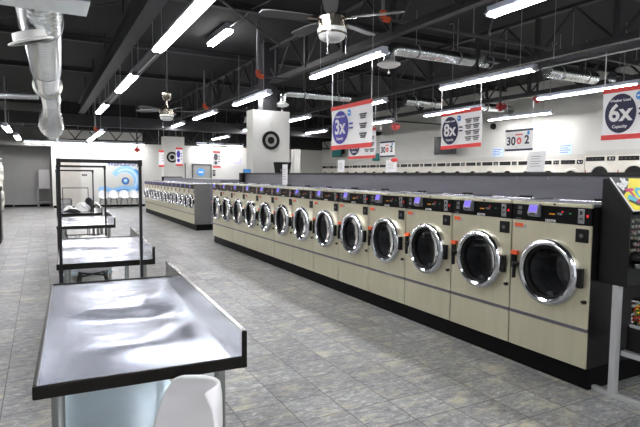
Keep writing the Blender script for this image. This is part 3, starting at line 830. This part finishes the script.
duct_x(5.5, 7.3, 12.0, 3.62, .10, 'spiral duct with round diffuser, above and right of the large column', True)
duct_x(9.9, 11.55, 7.9, 3.9, .14, 'spiral duct with rounded end, left of the 6x sign')
duct_x(11.75, 12.9, 7.6, 3.9, .12, 'dark-lit spiral duct just above the 6x sign')
duct_x(9.9, 11.3, 13.0, 3.88, .14, 'distant spiral duct above the 8x sign')
duct_x(12.6, 14.2, 12.7, 3.85, .14, 'distant spiral duct above the red valves near the right wall')
duct_x(7.2, 9.0, 20.0, 3.85, .2, 'large pale duct far back, right of the far column')
# big round duct along the left
t = thing('round_duct', 'large shiny round duct hanging at upper left with oval grille', 'duct', (0, 0, 0))
ribbed(MB(), (.0, 5.3, 3.40), (.17, 12.7, 3.43), .24, .16, 36).build('main_duct', 'galvanised', t, smooth=True)
MB().lathe([(.24, -.05), (.29, -.03), (.29, .03), (.15, .06)], (.17, 12.7, 3.43), (0, 1, 0), 32).build('flange', 'sheet_metal', t, smooth=True)
ribbed(MB(), (.20, 12.7, 3.30), (.245, 13.4, 3.18), .20, .3, 28).build('reducer', 'galvanised', t, smooth=True)
MB().tube([(.245, 13.35, 3.19), (.25, 13.8, 3.10), (.25, 14.2, 2.98), (.25, 14.5, 2.85), (.26, 14.9, 2.74), (.28, 15.3, 2.68), (.31, 15.6, 2.62)], [.20, .19, .21, .27, .285, .24, .14], n=24).build('flexible_boot', 'foil', t, smooth=True)
MB().cyl((.31, 15.6, 2.62), (.32, 16.2, 2.53), .13, n=20).build('outlet', 'galvanised', t, smooth=True)
g = MB().lathe([(.17, .10), (.18, .05), (.18, .02), (.245, .0), (.245, -.015), (.20, -.02)], (-.06, 6.9, 3.06), (-.3, -.12, 1), 32).build('grille_collar', 'white_enamel', t, smooth=True)
m = MB()
for rr in (.05, .09, .13, .17): m.lathe([(rr, -.012), (rr+.022, .006), (rr+.022, -.012)], (-.06, 6.9, 3.06), (-.3, -.12, 1), 28, True)
m.build('louvre_rings', 'print_grey', g)
MB().lathe([(.001, .012), (.2, .012)], (-.06, 6.9, 3.06), (-.3, -.12, 1), 28).build('grille_back', 'rubber_black', g)
for y in (7.4, 10.5): MB().lathe([(.255, -.02), (.255, .02), (.244, .02), (.244, -.02)], (.023*(y-5.3), y, 3.415), (0, 1, 0), 32, True).cyl((.023*(y-5.3), y, 3.66), (.023*(y-5.3), y, ZC), .008, n=6).build('hanger_strap', 'grey_pipe', t)
t = thing('duct_plenum', 'square-edged sheet metal plenum at the top left above the round duct', 'duct', (0, 0, 0))
MB().box(-1.1, .37, 4.65, 5.05, 2.95, 3.75, bev=.004).build('plenum_box', 'sheet_metal', t)
MB().box(-1.11, .385, 4.63, 5.07, 2.92, 2.95).build('bottom_flange', 'galvanised', t)
MB().cyl((-.9, 4.95, 3.75), (-.9, 4.95, ZC), .01, n=6).cyl((.2, 4.95, 3.75), (.2, 4.95, ZC), .01, n=6).build('hanger', 'grey_pipe', t)
t = thing('flexible_duct', 'thin ribbed flexible duct branching left from the large round duct', 'duct', (0, 0, 0))
ribbed(MB(), (-2.38, 13.0, 3.12), (.0, 13.0, 3.22), .07, .07, 18).build('hose', 'foil', t, smooth=True)
MB().cyl((-1.2, 13.0, 3.22), (-1.2, 13.0, ZC), .008, n=6).build('hanger', 'grey_pipe', t)

# ------------------------------------------------------------------ ceiling fans
def fan(x, y, z, a0, lab):
    t = thing('ceiling_fan', lab, 'ceiling fan', (x, y, z), 0, 'ceiling fans')   # z = bottom of the motor housing
    MB().lathe([(.001, .25), (.03, .25), (.045, .205), (.105, .165), (.135, .145), (.135, .0), (.12, -.012), (.001, -.012)], n=32).build('motor_housing', 'nickel', t, smooth=True)
    MB().lathe([(.136, .045), (.139, .04), (.139, .012), (.136, .007)], n=32).build('light_band', 'frosted_glass', t, smooth=True)
    MB().lathe([(.128, -.012), (.12, -.04), (.085, -.065), (.001, -.075)], n=28).build('light_bowl', 'frosted_glass', t, smooth=True)
    MB().cyl((0, 0, .24), (0, 0, .40), .013, n=10).build('downrod', 'nickel', t, smooth=True)
    MB().lathe([(.02, .33), (.055, .345), (.085, .385), (.095, .46), (.095, .48), (.001, .48)], n=24).build('canopy', 'nickel', t, smooth=True)
    MB().cyl((0, 0, .47), (0, 0, (ZC-z)/1.1), .02, n=10).build('mounting_pole', 'black_steel', t)
    t.scale = (1.1, 1.1, 1.1)
    for k in range(5):
        a = a0+k*2*PI/5
        mt = Matrix.Rotation(a, 4, 'Z') @ Matrix.Translation((0, 0, .135)) @ Matrix.Rotation(.2, 4, 'X')
        pts = [(.20, -.045, 0), (.34, -.062, 0), (.60, -.07, 0), (.67, -.055, 0), (.69, 0, 0), (.67, .055, 0), (.60, .07, 0), (.34, .062, 0), (.20, .045, 0)]
        bl = xf(MB().prism([(p[0], p[1], -.004) for p in pts], (0, 0, .008)), mt).build('blade', 'fan_blade', t)
        xf(MB().box(.10, .24, -.02, .02, -.012, -.004), mt).build('blade_iron', 'nickel', bl)
    for px, py, L in ((-.10, -.10, .20), (.11, -.08, .17)):
        c = MB().cyl((px, py, .01), (px, py, -L), .004, n=6).ball((px, py, -L-.012), .014, n=10).build('pull_chain', 'dull_chrome', t, smooth=True)
fan(2.70, 4.8, 3.02, 2.915, 'brushed nickel ceiling fan hanging near the camera above the aisle')
fan(2.52, 12.0, 2.83, 2.4, 'distant nickel ceiling fan hanging above the tables aisle')

# ------------------------------------------------------------------ hanging signs (local: x right, facing -y, z down from 0)
def ellipse_pts(cx, cz, rx, rz, y, n=40): return [(cx+rx*math.cos(2*PI*i/n), y, cz+rz*math.sin(2*PI*i/n)) for i in range(n)]
def load_sign(loc, rz, W, H, big, blocks, cols, ovalmat, lab, cord_h, tilt=0.0, lean=0.0):
    t = thing('price_sign', lab, 'sign', loc, rz, 'hanging wash load signs')
    t.rotation_euler = (lean, tilt, rz)
    # board with a slightly bowed sheet
    def fn(u, v): return (u*W, .02*math.sin(PI*v), -v*H)
    b = MB().grid(fn, 2, 14).build('board', 'sign_white', t); md = b.modifiers.new('thickness', 'SOLIDIFY'); md.thickness = .006; md.offset = 0
    fy = -.006
    yb = lambda z: .02*math.sin(PI*min(1, max(0, -z/H)))-.0045
    MB().box(0, W, yb(-.02)-.003, yb(-.02)+.012, -.068, 0).build('top_stripe', 'sign_red', t)
    MB().box(0, W, yb(-H+.02)-.003, yb(-H+.02)+.012, -H, -H+.075).build('bottom_stripe', 'sign_red', t)
    ov = MB().prism(ellipse_pts(W*.24, -H*.5, W*.20, H*.375, fy+.002), (0, .012, 0)).build('load_oval', ovalmat, t)
    MT = lambda x, z: Matrix.Translation((x, fy, z)) @ FRONT
    xf(text_mb(big, H*.46, .001, H*.012), MT(W*.24, -H*.50)).build('load_number', 'print_white', ov)
    xf(text_mb('Washer Load', H*.075, .001, .001), MT(W*.24, -H*.25)).build('upper_lettering', 'print_white', ov)
    xf(text_mb('Capacity', H*.085, .001, .001), MT(W*.24, -H*.75)).build('lower_lettering', 'print_white', ov)
    MB().box(W*.475, W*.555, fy, fy+.012, -H*.46, -H*.425).box(W*.475, W*.555, fy, fy+.012, -H*.555, -H*.52).build('equals_mark', ovalmat, t)
    m = MB(); rows = blocks//cols
    for r in range(rows):
        for c in range(cols):
            bx = W*(.80 if cols == 1 else .70+.18*c); bz = -H*(.22+.62*(r+.35)/rows) if rows > 2 else -H*(.35+.3*r)
            m.box(bx-W*.075, bx+W*.075, fy, fy+.014, bz, bz+H*.028)
            m.box(bx-W*.06, bx+W*.06, fy, fy+.014, bz-H*.04, bz-H*.018).box(bx-W*.05, bx+W*.05, fy, fy+.014, bz-H*.078, bz-H*.056)
    m.build('small_print', 'print_grey', t)
    lg = MB().prism(ellipse_pts(W*.47, -H*.20, H*.06, H*.075, fy), (0, .014, 0)).build('round_logo', 'sign_blue', t)
    MB().box(W*.445, W*.495, fy-.001, fy, -H*.21, -H*.185).build('logo_print', 'print_white', lg)
    for x in (.02, W-.02):
        MB().cyl((x, .004, -.02), (x, .004, cord_h), .006, n=6).build('cord', 'cord_white', t)
    return t
FACE = -PI/2        # facing -X, text reads towards the camera
load_sign((4.62, 8.20, 2.77), FACE, 1.30, .76, '3x', 3, 1, 'sign_violet', 'hanging 3x washer load sign with violet oval', .70, 0, .0)
load_sign((7.62, 8.72, 2.90), FACE, 1.17, .77, '8x', 8, 2, 'sign_navy', 'hanging 8x washer load sign with navy oval', .57, -.02, 0)
load_sign((7.62, 5.05, 2.90), FACE, 1.17, .77, '6x', 6, 2, 'sign_navy', 'hanging 6x washer load sign at the right edge of the photo', .57, 0, 0)
load_sign((7.62, 12.55, 2.80), FACE, 1.35, .78, '6x', 6, 2, 'sign_navy', 'hanging load sign mostly hidden behind the 3x sign', .67, 0, 0)
def time_sign(loc, lab, cord_h):
    W, H = .86, .54
    t = thing('time_sign', lab, 'sign', loc, FACE, 'hanging 30 and 2 signs')
    MB().box(0, W, 0, .008, -H, 0).build('board', 'sign_white', t)
    MB().box(0, W, -.004, .010, -.05, .001).build('top_stripe', 'sign_navy', t)
    MB().box(0, W, -.004, .010, -H, -H+.05).build('bottom_stripe', 'sign_navy', t)
    MT = lambda x, z: Matrix.Translation((x, -.003, z)) @ FRONT
    xf(text_mb('30', .29, .001, .008), MT(.19, -.30)).build('number_lettering', 'sign_navy', t)
    xf(text_mb('2', .29, .001, .008), MT(.68, -.28)).build('number_lettering', 'sign_navy', t)
    r = MB().prism(ellipse_pts(.44, -.29, .075, .085, -.003), (0, .004, 0)).build('red_disc', 'sign_red', t)
    xf(text_mb('x', .13, .001, .006), Matrix.Translation((.44, -.005, -.285)) @ FRONT).build('cross_mark', 'print_white', r)
    MB().box(.32, .54, -.003, 0, -.15, -.12).build('small_red_print', 'sign_red', t)
    MB().prism(ellipse_pts(.72, -.11, .04, .05, -.003), (0, .004, 0)).build('round_logo', 'sign_blue', t)
    for x in (.03, W-.03): MB().cyl((x, .004, 0), (x, .004, cord_h), .004, n=6).build('cord', 'cord_white', t)
time_sign((10.6, 9.64, 2.76), 'hanging 30 x 2 sign with navy stripes, right of the 8x sign', .69)
time_sign((10.6, 15.28, 2.76), 'hanging 30 x 2 sign with navy stripes, right of the 3x sign', .72)
# small distant signs over the far washers, seen nearly edge on
def mini_sign(x, y, z, w, h, rz, mat, lab, cord):
    t = thing('price_sign', lab, 'sign', (x, y, z), rz, 'small distant hanging signs')
    MB().box(-w/2, w/2, 0, .008, -h, 0).build('board', 'sign_white', t)
    MB().box(-w/2, w/2, -.004, .010, -.08, .001).build('top_stripe', 'sign_red', t)
    MB().box(-w/2, w/2, -.004, .010, -h, -h+.08).build('bottom_stripe', 'sign_red', t)
    MB().prism(ellipse_pts(-w*.12, -h*.36, w*.26, h*.2, -.004), (0, .004, 0)).prism(ellipse_pts(-w*.12, -h*.7, w*.2, h*.1, -.004), (0, .004, 0)).build('load_oval', mat, t)
    MB().box(w*.2, w*.4, -.004, 0, -h*.35, -h*.3).box(w*.2, w*.4, -.004, 0, -h*.5, -h*.45).box(w*.2, w*.4, -.004, 0, -h*.65, -h*.6).build('small_print', 'print_grey', t)
    for s_ in (-1, 1): MB().cyl((s_*w*.45, .004, 0), (s_*w*.45, .004, cord), .006, n=6).build('cord', 'cord_white', t)
mini_sign(4.5, 22.6, 2.56, .22, .70, -.1, 'sign_white', 'narrow white hanging sign with red edges, left of the far column emblem', .9)
mini_sign(5.25, 22.6, 2.70, .30, .78, .1, 'sign_violet', 'small hanging sign with violet oval, right of the far column emblem', .75)
mini_sign(6.9, 22.6, 2.60, .34, .74, -.1, 'print_grey', 'small hanging sign with red edges in front of the grey door', .8)

# ------------------------------------------------------------------ things on the back and right walls
def wall_poster(x, z, w, h, mat, lab, cat='poster', name='wall_poster'):
    t = thing(name, lab, cat, (x, YB-.012, z))
    MB().box(-w/2, w/2, 0, .012, -h/2, h/2).build('sheet', mat, t)
    m = MB()
    for k in range(3): m.box(-w*.35, w*.35, -.002, 0, h*(.2-.2*k), h*(.27-.2*k))
    m.build('print', 'print_white' if mat != 'sign_white' else 'print_grey', t)
wall_poster(1.74, 1.49, .2, .09, 'rubber_black', 'small black sign on the back wall beside the beige door')
wall_poster(7.79, 1.64, .14, .3, 'rubber_black', 'small black poster on the back wall right of the grey door')
wall_poster(9.02, 2.28, .42, .3, 'poster_lilac', 'lilac notice on the back wall left of the large column')
t = thing('door_sticker', 'round light blue sticker on the grey door', 'sticker', (7.1, YB-.03, 1.67))
MB().cyl((0, 0, 0), (0, -.008, 0), .2, n=28).build('disc', 'sign_blue', t)
MB().box(-.12, .12, -.010, -.008, -.04, .04).build('print', 'print_white', t)
# wave mural
t = thing('wave_mural', 'blue wave mural with lettering on the back wall above white chairs', 'mural', (3.24, YB-.002, .7))
MB().box(-.92, .92, -.02, 0, .0, 1.52).build('panel', 'wall_paint', t)
def crescent(cx, cz, ro, ri, a0, a1, off=(0, 0), n=30, y=-.024):
    mb = MB()
    pts = [(cx+ro*math.cos(a0+(a1-a0)*i/n), y, cz+ro*math.sin(a0+(a1-a0)*i/n)) for i in range(n+1)]
    inn = [(cx+off[0]+ri*math.cos(a0+(a1-a0)*i/n), y, cz+off[1]+ri*math.sin(a0+(a1-a0)*i/n)) for i in range(n+1)]
    for i in range(n):
        a, b, c, d = pts[i], pts[i+1], inn[i+1], inn[i]
        mb.prism([a, b, c, d], (0, .005, 0))
    return mb
crescent(.28, .58, .66, .42, -.9, 2.7, (-.05, -.06)).build('wave_crest', 'mural_mid', t)
crescent(.28, .58, .52, .46, -.7, 2.3, (.0, -.0), y=-.027).build('wave_highlight', 'mural_pale', t)
crescent(.30, .55, .70, .62, -1.0, .9, (-.03, .0), y=-.028).build('wave_shadow', 'mural_deep', t)
def swell(u, v):
    x = -.92+1.84*u; top = .20+.10*math.sin(4*x+.6)+.16*math.exp(-((x+.62)/.22)**2)
    return (x, -.026, .02+v*max(.03, top))
MB().grid(swell, 40, 1).build('wave_swell', 'mural_mid', t)
def swell2(u, v):
    x = -.90+1.3*u; return (x, -.029, .05+.03*math.sin(7*x)+v*(.04+.03*math.sin(5*x+1)))
MB().grid(swell2, 40, 1).build('swell_shadow', 'mural_deep', t)
b = MB().cyl((.26, -.02, .52), (.26, -.035, .52), .17, n=32).build('round_badge', 'mural_deep', t)
MB().lathe([(.17, .035), (.17, .04), (.135, .04), (.135, .035)], (.26, 0, .52), (0, -1, 0), 32).build('badge_ring', 'mural_navy', b)
MB().cyl((.26, -.035, .54), (.26, -.038, .54), .07, n=20).build('badge_centre', 'mural_pale', b)
xf(text_mb('Wash', .25, .002, .004), Matrix.Translation((-.22, -.026, 1.31)) @ FRONT).build('lettering', 'mural_navy', t)
xf(text_mb('Laundry', .25, .002, .004), Matrix.Translation((.48, -.026, 1.31)) @ FRONT).build('lettering', 'mural_navy', t)
# on the right wall above the dryers (bulkhead face x = 14.06)
def right_sheet(y, z, w, h, mat, lab, name='notice', cat='notice'):
    t = thing(name, lab, cat, (14.055, y, z), FACE)
    MB().box(-w/2, w/2, -.008, .004, -h/2, h/2).build('sheet', mat, t)
    m = MB()
    for k in range(4): m.box(-w*.38, w*.38-(k % 2)*w*.15, -.010, -.008, h*(.28-.2*k), h*(.34-.2*k))
    m.build('print', 'sign_violet', t)
right_sheet(13.1, 2.42, .48, .30, 'mural_pale', 'pale blue notice on the right wall, left of the hanging 30 x 2 sign')
right_sheet(10.45, 2.42, .46, .32, 'mural_pale', 'pale blue notice on the right wall, right of the hanging 30 x 2 sign')
t = thing('wall_speaker', 'small round black speaker on the right wall left of the 30 x 2 sign', 'speaker', (14.06, 13.32, 3.33))
MB().lathe([(.001, .1), (.06, .1), (.10, .07), (.11, 0)], (0, 0, 0), (-1, 0, 0), 24).build('housing', 'rubber_black', t, smooth=True)
MB().lathe([(.09, .075), (.09, .085), (.05, .1)], (0, 0, 0), (-1, 0, 0), 24).build('grille', 'black_plastic', t)
def tv(y, z, w, h, lab, pic):
    t = thing('television', lab, 'television', (14.05, y, z), FACE)
    MB().box(-w/2, w/2, -.42, -.36, -h/2, h/2, bev=.006).build('case', 'black_plastic', t)
    MB().box(-w/2+.03, w/2-.03, -.423, -.42, -h/2+.03, h/2-.03).build('screen', pic, t)
    MB().box(-.05, .05, -.36, .02, -.04, .04).box(-.12, .12, -.01, .02, -.15, .15).build('wall_bracket', 'rubber_black', t)
tv(23.6, 2.85, 1.0, .62, 'wall television left of the 3x sign above the dryers', 'screen_teal')
tv(15.35, 2.75, 1.2, .68, 'black wall television half hidden behind the 8x sign', 'screen_dark')
MB_ = MB().box(13.95, 14.06, 20.3, 20.75, 2.28, 2.62)
tag(MB_.build('notice_box', 'screen_teal'), 'small teal box on the right wall below the 3x sign', 'box')
# paper notices on the bulkhead
def stand_paper(y, z0, z1, w, lab, x=4.2, red=False, lean=0.0):
    t = thing('notice_stand', lab, 'notice', (x, y, z0), FACE, 'white notices along the bulkhead')
    t.rotation_euler = (-lean, 0, FACE)
    h = z1-z0
    MB().box(-w/2, w/2, -.006, .0, 0, h, bev=.001).build('sheet', 'sign_white', t)
    m = MB()
    for k in range(5): m.box(-w*.3, w*.3-(k % 2)*w*.1, -.0075, -.006, h*(.75-.12*k), h*(.77-.12*k))
    m.build('print', 'print_grey', t)
    MB().box(-w/2, w/2, -.006, .05, -.006, 0).build('foot', 'clear_glass', t)
    if red: MB().prism(ellipse_pts(w*.32, h*1.0, w*.33, h*.17, -.009), (0, .004, 0)).build('red_label', 'sign_red', t)
stand_paper(9.14, 1.37, 1.76, .23, 'narrow white notice hanging over bulkhead, left of the 3x sign', x=D1+.685)
stand_paper(7.12, 1.606, 1.80, .20, 'white notice on the bulkhead below the 3x sign')
stand_paper(5.78, 1.606, 1.77, .24, 'white notice with red oval label on top of the bulkhead', red=True)
stand_paper(3.44, 1.606, 1.80, .20, 'tall white notice leaning on the bulkhead below right 30 x 2 sign', lean=.1)

# ------------------------------------------------------------------ capsule vending stand at the right edge
t = thing('vending_stand', 'black candy vending stand with bright slanted header at right edge', 'vending machine', (3.53, 0, 0))
yb_, yf_ = 2.31, 2.03      # back and front; header faces -y
# cheek panels
for x in (0, .86):
    MB().prism([(x, yb_, .80), (x, yf_+.07, .80), (x, yf_+.07, 1.335), (x, yb_-.04, 1.545), (x, yb_, 1.545)], (.012, 0, 0)).build('side_panel', 'vending_black', t)
MB().box(.025, .86, yb_-.02, yb_, .80, 1.545).build('back_panel', 'vending_black', t)
hd = MB().prism([(-.004, yf_+.065, 1.318), (-.004, yb_-.035, 1.548), (-.004, yb_-.045, 1.556), (-.004, yf_+.055, 1.326)], (.895, 0, 0)).build('header_board', 'graphic_black', t)
# header graphics laid in the board plane: local u along x, v up the slope
p0 = Vector((0, yf_+.055, 1.326)); vs = (Vector((0, yb_-.045, 1.556))-p0); Lh = vs.length; vd = vs.normalized(); nd = Vector((0, -vd.z, vd.y))
HM = Matrix(((1, 0, 0, p0.x), (0, vd.y, nd.y, p0.y), (0, vd.z, nd.z, p0.z), (0, 0, 0, 1)))
def hpoly(pts, h): return xf(MB().prism([(a, b*Lh, h) for a, b in pts], (0, 0, .0015)), HM)
hpoly([(0, .0), (.89, .0), (.89, .03), (0, .03)], .0005).build('header_edge', 'print_white', hd)
hpoly([(0, .0), (.018, .0), (.018, 1.0), (0, 1.0)], .0005).build('header_edge', 'print_white', hd)
hpoly([(.02, .03), (.885, .03), (.885, 1.0), (.22, .97), (.10, .60), (.02, .46)], .0005).build('yellow_field', 'graphic_yellow', hd)
for txt, x, y, s, mt, r in (('Bulk', .10, .80, .085, 'print_white', .5), ('T', .13, .42, .17, 'graphic_magenta', .1), ('O', .24, .45, .17, 'graphic_cyan', .0), ('Y', .37, .45, .17, 'graphic_magenta', .1), ('S', .49, .45, .17, 'graphic_cyan', .0), ('2', .62, .45, .17, 'graphic_magenta', 0)):
    xf(text_mb(txt, s, .001, .004), HM @ Matrix.Translation((x, y*Lh, .0035)) @ Matrix.Rotation(r, 4, 'Z')).build('header_lettering', mt, hd)
hpoly([(.03, .30), (.10, .16), (.30, .10), (.40, .16), (.22, .26), (.10, .40)], .0022).build('dark_splash', 'graphic_black', hd)
hpoly([(.03, .36), (.10, .26), (.16, .36), (.08, .48)], .003).build('cyan_splash', 'graphic_cyan', hd)
# capsule windows
for q in range(3):
    wx = .018+q*.28
    c = MB().box(wx, wx+.265, yf_+.10, yb_-.03, 1.02, 1.30).build('capsule_bin', 'vending_black', t)
    MB().box(wx+.01, wx+.255, yf_+.074, yf_+.078, 1.03, 1.29).build('bin_window', 'clear_glass', c)
    r = random.Random(q+3)
    for mt in ('capsule_dark', 'capsule_olive', 'capsule_red', 'sticker_grey'):
        m = MB()
        for z in range(6):
            for xk in range(6):
                if r.random() < .5: m.ball((wx+.03+xk*.04+r.uniform(-.006, .006), yf_+.095, 1.05+z*.042+r.uniform(-.006, .006)), .021, n=8)
        cb = m.build('capsules', mt, c, smooth=True); cb['kind'] = 'stuff'
    MB().box(wx, wx+.265, yf_-.02, yf_+.10, .99, 1.02, bev=.003).build('tray', 'vending_black', c)
    k = MB().box(wx+.03, wx+.235, yf_-.01, yf_+.08, .93, .97, bev=.008).build('coin_mechanism', 'dull_chrome', t)
    MB().cyl((wx+.13, yf_-.02, .95), (wx+.13, yf_-.06, .95), .025, n=16).box(wx+.11, wx+.15, yf_-.075, yf_-.06, .945, .955).build('crank', 'chrome', k, smooth=True)
MB().box(.025, .86, yf_+.10, yb_-.02, .80, 1.02).build('lower_cabinet', 'vending_black', t)
MB().box(.02, .87, yf_-.02, yf_+.0, .965, .985).build('front_rail', 'vending_leg', t)
for x in (.015, .82):
    MB().box(x-.024, x+.024, 2.15, 2.195, .03, .80).build('upright', 'vending_leg', t)
    MB().box(x-.018, x+.018, 1.72, 2.33, 0, .032).build('foot_tube', 'vending_leg', t)
for x in (.09, .82):
    MB().box(x-.015, x+.015, 1.93, 1.96, .0, .30).build('front_leg', 'vending_leg', t)
MB().box(.05, .86, 1.92, 2.15, .300, .335).build('lower_shelf', 'vending_leg', t)
# candy heads on the lower shelf
def candy_head(x, y, z, lab, seed):
    c = thing('candy_machine', lab, 'candy machine', (x, y, z), 0, 'candy machines on the lower shelf')
    MB().box(-.11, .11, -.10, .10, 0, .17, bev=.008).build('base', 'vending_black', c)
    MB().box(-.112, .112, -.102, .102, .17, .195, bev=.004).build('collar', 'chrome', c)
    j = MB().box(-.10, .10, -.09, .09, .195, .345, bev=.02).build('jar', 'clear_glass', c)
    MB().box(-.105, .105, -.095, .095, .345, .368, bev=.01).build('lid', 'chrome', c)
    MB().cyl((0, -.10, .09), (0, -.14, .09), .03, n=16).build('crank', 'chrome', c, smooth=True)
    r = random.Random(seed)
    for mt in ('candy_orange', 'candy_red', 'candy_yellow', 'candy_green'):
        m = MB()
        for q in range(70 if mt == 'candy_orange' else 34):
            px, py = r.uniform(-.08, .08), r.uniform(-.07, .07)
            if r.random() < .7:
                if r.random() < .5: px = r.choice((-1, 1))*.083
                else: py = -.073
            m.ball((px, py, r.uniform(.21, .33)), .014, n=6)
        cb = m.build('candy', mt, c, smooth=True); cb['kind'] = 'stuff'
candy_head(3.73, 2.04, .336, 'candy machine full of orange candy on lower shelf of the vending stand', 5)

# ------------------------------------------------------------------ camera
f, yaw, pitch, roll = 518.2466, .493, .0728, .0089
fw = Vector((math.sin(yaw)*math.cos(pitch), math.cos(yaw)*math.cos(pitch), -math.sin(pitch)))
r0 = Vector((math.cos(yaw), -math.sin(yaw), 0)); u0 = r0.cross(fw)
r2 = math.cos(roll)*r0+math.sin(roll)*u0; u2 = -math.sin(roll)*r0+math.cos(roll)*u0
cam = bpy.data.cameras.new('camera'); co = bpy.data.objects.new('camera', cam); COL.objects.link(co)
mw = Matrix.Identity(4)
for i in range(3): mw[i][0] = r2[i]; mw[i][1] = u2[i]; mw[i][2] = -fw[i]; mw[i][3] = (0, 0, 1.55)[i]
co.matrix_world = mw
cam.sensor_width = 36; cam.lens = f*36/640; cam.clip_start = .05; cam.clip_end = 100
S.camera = co
# ------------------------------------------------------------------ daylight through the open shop front behind the camera
wd = bpy.data.worlds.new('world'); S.world = wd; wd.use_nodes = True
bg = wd.node_tree.nodes['Background']; bg.inputs[0].default_value = (.92, .96, 1.0, 1); bg.inputs[1].default_value = .35
S.view_settings.view_transform = 'Standard'; S.view_settings.look = 'None'
S.view_settings.gamma = 1; S.view_settings.use_curve_mapping = False
S.view_settings.exposure = 1.6
S.cycles.use_denoising = True
S.cycles.max_bounces = 8; S.cycles.diffuse_bounces = 4; S.cycles.glossy_bounces = 4; S.cycles.transparent_max_bounces = 8
S.cycles.caustics_reflective = False; S.cycles.caustics_refractive = False
S.cycles.sample_clamp_indirect = 6
